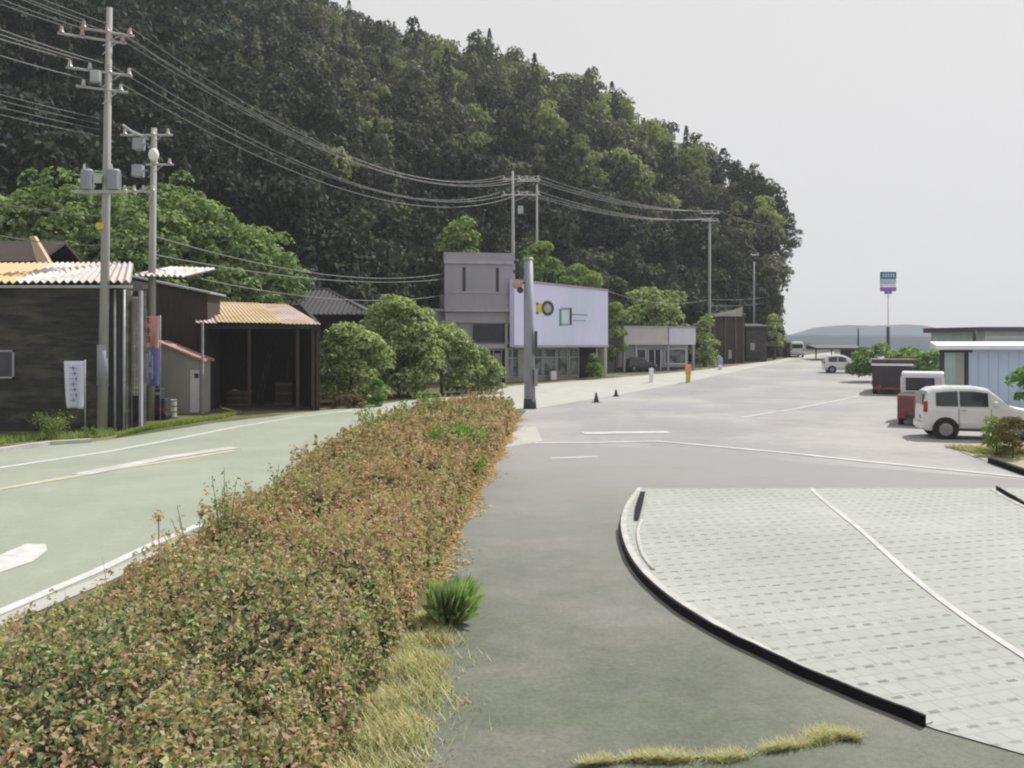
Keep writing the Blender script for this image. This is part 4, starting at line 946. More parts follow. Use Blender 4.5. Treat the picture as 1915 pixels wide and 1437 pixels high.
mb = MB(); mb.cyl((0.02, 0, 1.6), (0.02, 0, 3.0), .185, .18, 14); mb.build('wrap_plate', M['pole_grey'], w1, smooth=True)
MB().box(-.1, .12, -.2, -.14, Z(430, 29.2), Z(418, 29.2)).build('pole_plate', M['yellow'], w1)
w2, h2 = pole('second shorter utility pole right of the tallest one, with a white lamp', 281, 34.0, 240, .17, .11, .15)
iE = arm(w2, Z(255, 34), -1.1, .95, n=3); iF = arm(w2, Z(310, 34), -.1, 1.0, n=2); iG = arm(w2, Z(360, 34), -1.0, .25, n=4)
MB().ball((.22, -.2, Z(292, 34)), .2, 12, 8, (1, 1, 1.35)).build('lamp', M['white'], w2, smooth=True)
for zc, xx in ((270, -.42), (320, -.45)):
    mb = MB(); mb.box(xx-.2, xx+.2, -.25, .1, Z(zc+12, 34), Z(zc-10, 34)); mb.box(xx-.05, xx+.4, -.1, .0, Z(zc, 34)-.03, Z(zc, 34)+.03); mb.build('switch_box', M['pole_grey'], w2, bevel=.03)
MB().tube([(0, -.12, Z(262, 34)), (-.6, -.3, Z(250, 34)), (-.95, -.3, Z(238, 34))], .06, 6).build('strut', M['steel'], w2)
w3, h3 = pole('middle utility pole rising behind the grey signboard', 961, 64.5, 320, .17, .10, -.1)
iH = arm(w3, Z(346, 64.5), -.9, 2.0, n=4); iI = arm(w3, Z(375, 64.5), -.9, 2.0, n=4); MB().box(.3, .7, -.4, 0, Z(410, 64.5), Z(396, 64.5)).build('switch_box', M['steel'], w3)
w4, h4 = pole('thin utility pole just right of the middle pole, half hidden by leaves', 1004, 70, 345, .13, .08)
arm(w4, Z(352, 70), -1.6, .2, n=2)
w5, h5 = pole('far utility pole standing before the dark gabled shed', 1327, 88, 408, .17, .11)
iJ = arm(w5, Z(418, 88), -1.0, 1.0, n=3); iK = arm(w5, Z(432, 88), -.9, .9, n=3)
w6, h6 = pole('thin far utility pole at the right foot of the hill', 1410, 98, 490, .11, .08, mat='pole_grey')
arm(w6, Z(498, 98), -.5, .5, n=2)
w7, h7 = pole('slim dark pole far beyond the carport', 1605, 118, 614, .12, .10, mat='darkmetal')
w8, h8 = pole('short dark pole left of the plum roofed building', 1823, 60, 618, .14, .12, mat='darkmetal')
# thick grey pillar at the hedge end
w = thing('pillar', 'thick grey steel pillar at the end of the hedge with dark fittings near its top', 'pillar', (X(991, 40), 40, 0))
MB().cyl((0, 0, -.1), (-.08, 0, Z(482, 40)), .27, .22, 18).build('mast', M['pole_grey'], w, smooth=True)
MB().cyl((0, 0, 0), (0, 0, .45), .31, .29, 18).build('base_sleeve', M['darkmetal'], w, smooth=True)
MB().cyl((-.07, 0, Z(488, 40)), (-.07, 0, Z(484, 40)), .26, .26, 18).build('cap', M['pole_grey'], w, smooth=True)
mb = MB()
for (px, py, r) in ((966, 490, .13), (972, 500, .12), (963, 508, .1), (975, 515, .1)): mb.ball(P(px, py, 39.9) - w.location, r, 8, 6)
mb.tube([P(966, 490, 39.9)-w.location, P(974, 505, 39.9)-w.location, P(984, 520, 40)-w.location], .03, 5)
mb.build('dark_fitting', M['coneg'], w, smooth=True)
a = P(968, 532, 39.7)-w.location
mb = MB(); mb.cyl(a+Vector((0, .05, .0)), a-Vector((0, .12, 0)), .24, .2, 16); mb.build('lamp_housing', M['roofpink'], w, smooth=True)
MB().ball(a+Vector((.12, -.08, -.28)), .15, 10, 6).build('dark_lens', M['darkmetal'], w, smooth=True)
MB().tube([a+Vector((.1, .05, .05)), a+Vector((.5, .2, .1))], .04, 5).build('bracket', M['darkmetal'], w)
mb = MB(); mb.box(.2, .34, -.3, -.12, Z(665, 40), Z(620, 40)); mb.build('side_board', M['coneg'], w)
MB().box(.2, .36, -.34, -.12, Z(722, 40), Z(690, 40)).build('side_box', M['pole_grey'], w)

# ------------------------------------------------------------------ wires
def wire(a, b, sag, r=0.016, n=18):
    a = Vector(a); b = Vector(b); return [a.lerp(b, t/n) - Vector((0, 0, sag*4*(t/n)*(1-t/n))) for t in range(n+1)]
def wires(label, segs, r, group='overhead wires'):
    for (a, b, sag) in segs:
        o = MB().tube(wire(a, b, sag), r, 4).build('overhead_wire', M['wire']); tag(o, label, 'wire', group)
L3, L1 = w3.location, w1.location; L2, L5 = w2.location, w5.location
top1 = [L1+p for p in iB] + [L1+p for p in iA]
segs = []
for k, (pa, pb) in enumerate(((iB[2], iH[0]), (iB[1], iH[1]), (iA[3], iH[2]), (iA[2], iH[3]))): segs.append((L1+pa, L3+pb, 2.2+.12*k))
wires('upper power wire from the tallest pole to the middle pole', segs, .013)
segs = [(L1+pa, L3+pb, 2.2+.15*k) for k, (pa, pb) in enumerate(((iC[3], iI[0]), (iC[2], iI[1]), (iD[1], iI[2])))]
wires('lower power wire from the tallest pole to the middle pole', segs, .015)
P0 = Vector((-19, 6, 0))
segs = [(L1+p, P0+Vector((p.x, p.y, p.z+.5)), .9) for p in iA[:3]+iB[:2]]
wires('upper wire running from the tallest pole out of the left edge', segs, .012)
segs = [(L1+p, P0+Vector((p.x, p.y, p.z+.4)), .9) for p in iC[:3]+iD[:1]]
wires('lower wire running from the tallest pole out of the left edge', segs, .017)
segs = [(L1+Vector((-.1, 0, Z(q, 29.2))), P0+Vector((-2, 2, Z(q, 29.2)+.2)), .5) for q in (222, 232, 243, 255)]
wires('thin cable at mid height left of the tallest pole', segs, .010)
segs = [(P(-40, 372, 30), L1+Vector((0, 0, Z(405, 29.2))), .1), (P(-40, 432, 30), L2+Vector((0, 0, Z(452, 34))), .3)]
wires('cable crossing before the vine bank at the left edge', segs, .017)
segs = [(L2+Vector((0, 0, Z(440, 34))), P(832, 512, 60.4), .9), (L2+Vector((0, 0, Z(475, 34))), P(832, 522, 60.4), .6), (L2+Vector((0, 0, Z(500, 34))), P(832, 552, 60.4), .8)]
wires('service cable from the second pole to the grey signboard building', segs, .02)
segs = [(L3+p, L5+q, .8) for p, q in zip(iH[1:4], iJ)] + [(L3+p, L5+q, .9) for p, q in zip(iI[1:4], iK)]
wires('power wire from the middle pole to the far pole', segs, .018)
segs = [(L5+iJ[2], P(1476, 430, 108), .3), (L5+Vector((0, 0, Z(560, 88)-gz(88))), P(1440, 555, 104), .2), (L5+Vector((0, 0, Z(572, 88)-gz(88))), P(1440, 565, 104), .2), (L5+Vector((0, 0, Z(560, 88)-gz(88))), P(1137, 545, 70), .7)]
wires('thin wire leaving the far pole', segs, .02)

# ------------------------------------------------------------------ pole sign
SYY = 88
w = thing('pole_sign', 'tall pole sign with teal, white and violet bands above the dump truck', 'sign', (X(1661, SYY), SYY, gz(SYY)))
MB().cyl((X(1661, SYY), SYY, gz(SYY)-.1), (X(1661, SYY), SYY, Z(612, SYY)), .17, .16, 10).build('post', M['darkmetal'], w, world=True, smooth=True)
MB().cyl((X(1661, SYY), SYY, Z(612, SYY)), (X(1661, SYY), SYY, Z(551, SYY)), .07, .07, 8).build('upper_post', M['white'], w, world=True, smooth=True)  # burnt-out look against the sky put into a thin white post
x0, x1 = X(1647, SYY), X(1675, SYY)
MB().box(x0, x1, SYY-.15, SYY+.15, Z(522, SYY), Z(509, SYY)).build('top_panel', M['teal'], w, world=True)
MB().box(x0, x1, SYY-.15, SYY+.15, Z(529, SYY), Z(522, SYY)-.001).build('blue_panel', M['bluepaint'], w, world=True)
wp = MB().box(x0, x1, SYY-.15, SYY+.15, Z(538, SYY), Z(529, SYY)-.001).build('white_panel', M['white'], w, world=True)
mb = MB()
for k in range(6): x = x0+.15+k*.22; mb.box(x, x+.13, SYY-.165, SYY-.151, Z(531, SYY), Z(529.5, SYY))
mb.build('lettering', M['teal'], w, world=True)
mb = MB()
for k in range(5): x = x0+.12+k*.27; mb.box(x, x+.16, SYY-.165, SYY-.151, Z(519, SYY), Z(512, SYY))
mb.build('lettering', M['bluepaint'], w, world=True)
MB().prism([(0, 0)]*0 or [(x0, SYY-.15), (x1, SYY-.15), (x1, SYY+.15), (x0, SYY+.15)], Z(545, SYY), Z(538, SYY)-.001).build('bottom_panel', M['signpurple'], w, world=True)
MB().box(X(1655, SYY), X(1667, SYY), SYY-.15, SYY+.15, Z(550, SYY), Z(545, SYY)-.001).build('pointed_base', M['signpurple'], w, world=True)

# ------------------------------------------------------------------ banners by the road
def banner(px0, px1, py0, py1, y, base_px, base_py, label, mat, lower=None, split=None):
    b = G(base_px, base_py); w = thing('banner', label, 'banner', (b.x, b.y, 0)); y = b.y
    xp = X(px1, y)+.02; zt = Z(py0, y)
    MB().cyl((xp, y, 0), (xp, y, zt+.05), .018, .014, 8).build('pole', M['steel'], w, world=True, smooth=True)
    MB().cyl((X(px0, y), y, zt), (xp, y, zt), .01, n=6).build('top_rod', M['steel'], w, world=True)
    def cloth(z0, z1, skew=0, nm='cloth', m=mat):
        mb = MB(); nx, nz = 8, 14; x0, x1 = X(px0, y), xp-.02
        for j in range(nz+1):
            for i in range(nx+1):
                u, v = i/nx, j/nz
                x = x0+(x1-x0)*u + skew*(1-u)*v; z = z1+(z0-z1)*v - .12*skew*(u-.5)*v
                yy = y - .03 - .05*math.sin(u*5+v*3)*v - .04*math.sin(u*9+1)*v
                mb.v.append((x, yy, z))
        for j in range(nz):
            for i in range(nx): a = j*(nx+1)+i; mb.f.append((a, a+nx+1, a+nx+2, a+1))
        o = mb.build(nm, M[m], w, world=True, smooth=True)
        s = o.modifiers.new('thick', 'SOLIDIFY'); s.thickness = .004
        return o
    if lower:
        c1 = cloth(Z(split, y), zt); c2 = cloth(Z(py1, y), Z(split, y)-.01, nm='lower_cloth', m=lower); return w, y, c1, c2
    return w, y, cloth(Z(py1, y), zt, .12), None
w, y_, c1, _ = banner(120, 158, 676, 764, 0, 157, 818, 'white banner flag on a thin pole before the dark warehouse wall', 'bannerwhite')
mb = MB()
for k in range(7):
    z = Z(688+k*10, y_); x = X(141, y_); mb.box(x-.12, x+.12, y_-.155, y_-.145, z-.02, z+.012); mb.box(x-.02+.05*(k % 3), x+.03+.05*(k % 3), y_-.155, y_-.145, z-.07, z+.05)
mb.build('lettering', M['bannerblue'], w, world=True)
w, y_, c1, c2 = banner(267, 299, 592, 722, 0, 299, 792, 'tall banner, pink with red characters above and blue below, by the cream shed', 'bannerpink', 'bannerblue', 652)
def gl_(cx, cy, strokes, s=1.0, mat='red', nm='character'):
    mb = MB()
    for (a, b, c, d) in strokes: mb.box(X(cx+a*s, y_), X(cx+b*s, y_), y_-.16, y_-.145, Z(cy+d*s, y_), Z(cy+c*s, y_))
    mb.build(nm, M[mat], w, world=True)
gl_(280, 600, [(-5, 5, -4, -2), (-1.5, 1.5, -6, 6), (-6, -4, 1, 4), (3, 5, 2, 5)], 1.0, 'red')
gl_(280, 619, [(-2, 2, -7, -3), (-4, 4, -3, -1), (-5, 5, 1, 3), (-1.5, 1.5, -1, 8)], 1.0, 'red')
gl_(280, 634, [(-4, 4, -5, -2), (-4, -2, -2, 6), (2, 4, -2, 6), (-4, 4, 4, 7), (-2, 2, 0, 2)], 1.0, 'red')
gl_(284, 685, [(-6, -4, -24, 20), (3, 4.5, -20, 24), (-2, 0, -28, -8), (-2, 1, 2, 12)], 1.0, 'bannerwhite')

# clutter between warehouse and shed
def drum(px, py, y, r, h, mat, label):
    b = (X(px, y), y, 0); w = thing('drum', label, 'drum', b)
    MB().cyl((0, 0, 0), (0, 0, h), r, r, 18).build('shell', M[mat], w, smooth=False, bevel=.01)
    mb = MB()
    for z in (.03, h*.35, h*.66, h-.03): mb.cyl((0, 0, z-.015), (0, 0, z+.015), r+.015, r+.015, 18)
    mb.build('hoop', M['darkmetal'], w)
drum(318, 785, 35.0, .26, .75, 'creamwall', 'pale drum beside the cream shed, right of the tall banner')
drum(285, 785, 34.6, .22, .6, 'greywall', 'grey drum standing below the tall blue and pink banner')
w = thing('machine', 'small dark machine with a red stripe below the tall banner', 'machine', (X(300, 34.3), 34.3, 0))
mb = MB(); mb.box(-.45, .3, -.3, .3, .15, .85); mb.box(-.3, .1, -.25, .25, .85, 1.25); mb.build('body', M['darkmetal'], w, bevel=.03)
MB().box(.02, .45, -.33, -.3, .38, .46).build('stripe', M['redlamp'], w)
MB().box(-.28, .08, -.28, -.251, 1.0, 1.12).build('top_plate', M['greylight'], w)
for x in (-.3, .2): MB().cyl((x, -.32, .15), (x, .32, .15), .15, n=12).build('wheel', M['tyre'], w)

# ------------------------------------------------------------------ cars
def loft(stations, name, mat, root, smooth=False):
    """stations: (x, [(y,z) half section from bottom centre to top centre])"""
    mb = MB(); n = len(stations[0][1])
    for x, sec in stations:
        for (yy, z) in sec: mb.v.append((x, -yy, z))
        for (yy, z) in sec[::-1][1:-1] if False else []: pass
    m = len(stations)
    base = len(mb.v)
    for x, sec in stations:
        for (yy, z) in sec: mb.v.append((x, yy, z))
    for i in range(m-1):
        for j in range(n-1):
            a = i*n+j; mb.f.append((a, a+n, a+n+1, a+1))
            b = base+i*n+j; mb.f.append((b, b+1, b+n+1, b+n))
        for jj in (0, n-1): mb.f.append((i*n+jj, base+i*n+jj, base+(i+1)*n+jj, (i+1)*n+jj) if jj == 0 else (i*n+jj, (i+1)*n+jj, base+(i+1)*n+jj, base+i*n+jj))
    for i, fl in ((0, 0), (m-1, 1)):
        ring = [i*n+j for j in range(n)] + [base+i*n+j for j in range(n-1, -1, -1)]
        mb.f.append(tuple(ring if fl else ring[::-1]))
    o = mb.build(name, M[mat], root, smooth=smooth, bevel=.03)
    return o
def wheel(root, x, y, r, wd=.2, side=-1):
    mb = MB(); mb.cyl((x, y-wd/2, r), (x, y+wd/2, r), r, n=22); t = mb.build('wheel', M['tyre'], root, bevel=.02)
    yo = y+side*(wd/2+.004)
    mb = MB(); mb.cyl((x, yo, r), (x, yo-side*.02, r), r*.62, n=18); mb.cyl((x, yo+side*.015, r), (x, yo, r), r*.18, n=10)
    for k in range(6):
        a = k*math.pi/3; mb.tube([(x, yo+side*.012, r), (x+math.cos(a)*r*.58, yo+side*.006, r+math.sin(a)*r*.58)], r*.07, 4)
    mb.build('rim', M['rim'], t)
def car(name, label, cat, loc, rot, L, W, Hh, prof, paint, wr=.31, wx=(.6, 2.7), gnd=.22, belt=.95, glass_x=None, group=None):
    """prof: list of (x, top z); x from rear 0 to front L"""
    root = thing(name, label, cat, loc, rot, group); hw = W/2
    st = []
    for x, zt in prof:
        e = .90 if x < .12 or x > L-.15 else 1.0
        cab = zt > belt+.12
        if cab:
            rw = hw*(1-.13*(zt-belt)/(Hh-belt))
            sec = [(0, gnd), (hw*.92*e, gnd), (hw*e, gnd+.25), (hw*e, belt-.12), (hw*.985*e, belt), (rw*e*.97, zt-.07), (rw*e*.86, zt), (0, zt+.02)]
        else:
            zt2 = zt
            sec = [(0, gnd), (hw*.92*e, gnd), (hw*e, gnd+.25), (hw*e, zt2-.2), (hw*.97*e, zt2-.1), (hw*.92*e, zt2-.03), (hw*.8*e, zt2), (0, zt2+.02)]
        st.append((x, sec))
    loft(st, 'body', paint, root)
    def top(x):
        for (a, za), (b, zb_) in zip(prof, prof[1:]):
            if a <= x <= b: return za+(zb_-za)*(x-a)/(b-a+1e-6)
        return belt
    for (g0, g1) in glass_x:
        for s in (-1, 1):
            vs = []; 
            for x in (g0, (g0+g1)/2, g1):
                zt = min(top(x)-.14, Hh-.14); zt = max(zt, belt+.06); rw = hw*(1-.13*(top(x)-belt)/(Hh-belt)) if top(x) > belt else hw
                for yy, z in ((hw*.985+.012, belt+.03), (hw*.985+(rw*.97-hw*.985)*max(0, (zt-belt)/(max(top(x)-.07, belt+.1)-belt))+.016, zt)): vs.append((x, s*yy, z))
            fs = [(0, 2, 3, 1), (2, 4, 5, 3)] if s < 0 else [(1, 3, 2, 0), (3, 5, 4, 2)]
            o = MB().add(vs, fs).build('side_window', M['glass'], root); q = o.modifiers.new('t', 'SOLIDIFY'); q.thickness = .01; q.offset = -1
    for x in wx:
        for s in (-1, 1):
            MB().cyl((x, s*(hw-.05), wr*1.02), (x, s*(hw+.012), wr*1.02), wr*1.2, n=24).build('wheel_arch', M['tyre'], root)
            wheel(root, x, s*(hw-.07), wr, .2, s)
    return root
# white wagon in the right foreground
b = G(1768, 822)
r_ = R(-15)
Ls = 3.35
prof = [(0, .95), (.02, 1.25), (.12, 1.50), (.3, 1.61), (.8, 1.665), (1.5, 1.665), (1.85, 1.61), (2.1, 1.42), (2.42, 1.12), (2.6, 1.04), (3.05, .96), (3.28, .82), (3.35, .65)]
wx_ = .62; off_ = Vector((wx_, -.74)); off_.rotate(Matrix.Rotation(r_, 2))
suv = car('parked_car', 'white rounded wagon with dark windows parked behind the shrubs at the right edge', 'car', (b.x-off_.x, b.y-off_.y, 0), r_, Ls, 1.6, 1.67, prof, 'carwhite', .32, (wx_, 2.62), .27, 1.02, [(.34, .98), (1.03, 1.84)])
MB().add([(1.9, -.60, 1.575), (1.9, .60, 1.575), (2.44, .69, 1.12), (2.44, -.69, 1.12)], [(0, 1, 2, 3)]).build('windscreen', M['bluepaint'], suv).modifiers.new('t', 'SOLIDIFY').thickness = .03
MB().box(-.02, .03, -.56, .56, 1.08, 1.42).build('rear_window', M['glass'], suv)
for s in (-1, 1):
    MB().box(-.02, .10, s*.735-.055, s*.735+.055, .86, 1.2).build('tail_light', M['redlamp'], suv, bevel=.02)
    MB().box(Ls-.16, Ls-.01, s*.6-.12, s*.6+.12, .66, .84).build('headlight', M['clearlamp'], suv, bevel=.03)
    MB().box(1.96, 2.08, s*.9-.08, s*.9+.08, 1.06, 1.22).build('mirror', M['carwhite'], suv, bevel=.03)
MB().box(-.06, .1, -.74, .74, .3, .55).build('rear_bumper', M['carwhite'], suv, bevel=.05)
MB().box(Ls-.12, Ls+.04, -.72, .72, .3, .56).build('front_bumper', M['carwhite'], suv, bevel=.05)
MB().box(.95, 2.3, -.815, -.79, .28, .36).build('side_sill', M['darkmetal'], suv)
for x in (1.0, 1.92): MB().box(x-.006, x+.006, -.812, -.79, .4, 1.0).build('door_seam', M['darkmetal'], suv)
MB().box(1.08, 1.2, -.825, -.805, .91, .94).build('door_handle', M['greylight'], suv)
MB().box(-.035, -.02, -.16, .16, .6, .72).build('number_plate', M['white'], suv)
# hatchback in the middle distance
b = G(1556, 698)
prof = [(0, .85), (.05, 1.25), (.35, 1.48), (.9, 1.55), (1.6, 1.5), (2.5, 1.0), (3.3, .82), (3.6, .6)]
hb = car('parked_car', 'white hatchback with a bright sloping windscreen in the middle of the lot', 'car', (b.x-.5, b.y+.75, gz(b.y)), R(-12), 3.6, 1.6, 1.56, prof, 'carwhite', .29, (.62, 2.9), .25, .92, [(.35, 1.05), (1.12, 1.75)])
MB().add([(1.66, -.6, 1.46), (1.66, .6, 1.46), (2.46, .68, 1.04), (2.46, -.68, 1.04)], [(0, 1, 2, 3)]).build('windscreen', M['clearlamp'], hb).modifiers.new('t', 'SOLIDIFY').thickness = .03  # glare on the glass put into a near-white windscreen
for s in (-1, 1):
    MB().box(3.48, 3.58, s*.6-.12, s*.6+.12, .55, .68).build('headlight', M['clearlamp'], hb, bevel=.02); MB().box(-.02, .06, s*.66-.07, s*.66+.07, .75, 1.0).build('tail_light', M['redlamp'], hb, bevel=.02)
    MB().box(1.75, 1.86, s*.88-.07, s*.88+.07, .98, 1.1).build('mirror', M['carsilver'], hb, bevel=.02)
# white van far off on the road, seen from behind
b = G(1491, 669)
prof = [(0, 1.0), (.03, 1.8), (.15, 1.92), (.6, 1.96), (3.0, 1.96), (3.5, 1.7), (4.0, 1.15), (4.4, .9)]
vn = car('van', 'white van seen from behind on the far road at the foot of the hill', 'van', (b.x, b.y, gz(b.y)), R(82), 4.4, 1.7, 1.97, prof, 'carwhite', .32, (.8, 3.6), .3, 1.05, [(.5, 1.7), (1.8, 2.9)])
MB().box(-.04, .02, -.66, .66, 1.12, 1.62).build('rear_window', M['glass'], vn)
for s in (-1, 1): MB().box(-.05, .05, s*.74-.06, s*.74+.06, .8, 1.1).build('tail_light', M['redlamp'], vn)
MB().box(-.08, .05, -.8, .8, .35, .5).build('rear_bumper', M['greywall'], vn, bevel=.02)
# dark car before the small white building
b = G(1183, 694)
prof = [(0, .8), (.1, 1.2), (.5, 1.42), (1.7, 1.42), (2.4, .98), (3.2, .85), (3.5, .6)]
dc = car('parked_car', 'dark low car parked before the small white building', 'car', (b.x-.6, b.y-1.0, gz(b.y)), R(8), 2.6*1.35, 1.6, 1.45, prof, 'cardark', .28, (.6, 2.8), .22, .9, [(.4, 1.0), (1.05, 1.8)])
for s in (-1, 1): MB().box(3.4, 3.52, s*.6-.1, s*.6+.1, .55, .68).build('headlight', M['clearlamp'], dc)
dc.scale = (.72, .8, .85)
# dump truck seen from behind
b = G(1630, 738)
w = thing('dump_truck', 'dark brown high sided dump truck seen from its tail, white rail on top', 'truck', (b.x+.02, b.y, gz(b.y)), R(-23))
MB().box(0, 2.2, .0, 3.2, .5, 1.72).build('bed', M['bedbrown'], w, bevel=.02)
mb = MB()
for k in range(9): x = .12+k*.245; mb.box(x-.03, x+.03, -.05, 0, .52, 1.68)
mb.build('bed_rib', M['bedbrown'], w)
MB().box(-.03, 2.25, -.06, 3.25, 1.72, 1.84).build('top_rail', M['white'], w)
MB().box(-.02, 2.35, .3, 3.2, 1.84, 2.1).build('load_cover', M['bedbrown'], w, bevel=.06)
mb = MB(); mb.box(.1, 1.9, -.02, .2, .3, .48); mb.box(.5, 1.7, .2, 4.5, .42, .5); mb.build('chassis', M['bedred'], w)
MB().box(.1, 2.1, 3.3, 4.8, .5, 2.0).build('cab', M['carsilver'], w, bevel=.08)
for x in (.18, 2.02):
    for yy in (.9, 3.9): MB().cyl((x-.14, yy, .38), (x+.14, yy, .38), .38, n=18).build('wheel', M['tyre'], w, bevel=.02)
for x in (.2, 1.85): MB().box(x, x+.2, -.04, -.021, .34, .44).build('tail_light', M['redlamp'], w)
# small flatbed truck with white cab, seen from behind
b = G(1677, 797)
w = thing('flatbed_truck', 'small flatbed truck with red-brown tailgate and white cab', 'truck', (b.x+.02, b.y, 0), R(-27))
MB().box(0, 1.55, 0, 2.5, .72, .8).build('bed_floor', M['bedred'], w)
MB().box(0, 1.55, -.04, 0, .42, 1.12).build('tailgate', M['bedred'], w, bevel=.01)
for x in (0, 1.51): MB().box(x, x+.04, .001, 2.5, .8, 1.12).build('side_gate', M['bedred'], w)
mb = MB()
for x in (.3, .75, 1.2): mb.box(x-.02, x+.02, -.06, -.041, .44, 1.1)
mb.build('gate_brace', M['bedred'], w)
MB().box(0, 1.55, .0, .03, 1.121, 1.16).build('gate_rail', M['greylight'], w)
mb = MB(); mb.box(.3, 1.25, .1, 3.6, .36, .7); mb.build('chassis', M['darkmetal'], w)
MB().xprism([(2.55, .45), (2.55, 1.88), (2.75, 1.96), (3.5, 1.94), (3.95, 1.25), (4.0, .5)], .03, 1.53).build('cab', M['carwhite'], w, bevel=.06)
MB().box(.18, 1.2, 2.53, 2.549, 1.15, 1.7).build('rear_window', M['glass'], w)
MB().add([(.018, 2.8, 1.15), (.018, 3.65, 1.15), (.018, 3.45, 1.75), (.018, 2.8, 1.75)], [(3, 2, 1, 0)]).build('side_window', M['glass'], w).modifiers.new('t', 'SOLIDIFY').thickness = .01
mb = MB(); mb.box(.0, 1.55, 2.46, 2.5, 1.15, 1.2); mb.box(0, .05, 2.46, 2.5, .8, 1.75); mb.box(1.5, 1.55, 2.46, 2.5, .8, 1.75); mb.box(0, 1.55, 2.46, 2.5, 1.72, 1.76); mb.build('guard_frame', M['white'], w)
for x in (.1, 1.45):
    for yy in (.75, 3.1): MB().cyl((x-.09, yy, .27), (x+.09, yy, .27), .27, n=18).build('wheel', M['tyre'], w, bevel=.02)
for x in (.05, 1.3): MB().box(x, x+.2, -.07, -.041, .32, .41).build('tail_light', M['redlamp'], w)
MB().box(0, 1.55, -.05, .03, .28, .415).build('bumper', M['darkmetal'], w)

# ------------------------------------------------------------------ markers on the lot edge
def cone(px, py, h, mat, label, r=.19):
    b = G(px, py); w = thing('traffic_cone', label, 'cone', b)
    MB().box(-r, r, -r, r, 0, .04).build('base', M[mat], w)
    MB().cyl((0, 0, .04), (0, 0, h), r*.72, .04, 14).build('cone', M[mat], w, smooth=True)
cone(1115, 753, .52, 'coneg', 'left and larger of two small dark cones at the lot edge')
cone(1152, 742, .42, 'coneg', 'right and smaller of two small dark cones at the lot edge', .17)
def stand(px, py, hpx, wd, mats, label, name='marker_post'):
    b = G(px, py); h = hpx/F*b.y; w = thing(name, label, 'marker', b)
    MB().cyl((0, 0, 0), (0, 0, .08), wd*1.1, wd*.9, 12).build('base', M[mats[2]], w)
    MB().box(-wd*.8, wd*.8, -.06, .06, .08, h*.45).build('lower_panel', M[mats[1]], w, bevel=.015)
    MB().box(-wd, wd, -.07, .07, h*.45+.001, h).build('upper_panel', M[mats[0]], w, bevel=.03)
stand(1218, 716, 27, .16, ('white', 'white', 'white'), 'white marker post at the lot edge, leftmost of the three')
stand(1287, 716, 34, .2, ('orange', 'yellow', 'orange'), 'orange marker post between the white and the violet one')
stand(1347, 692, 22, .2, ('purple', 'white', 'purple'), 'violet topped marker post farthest along the road edge')

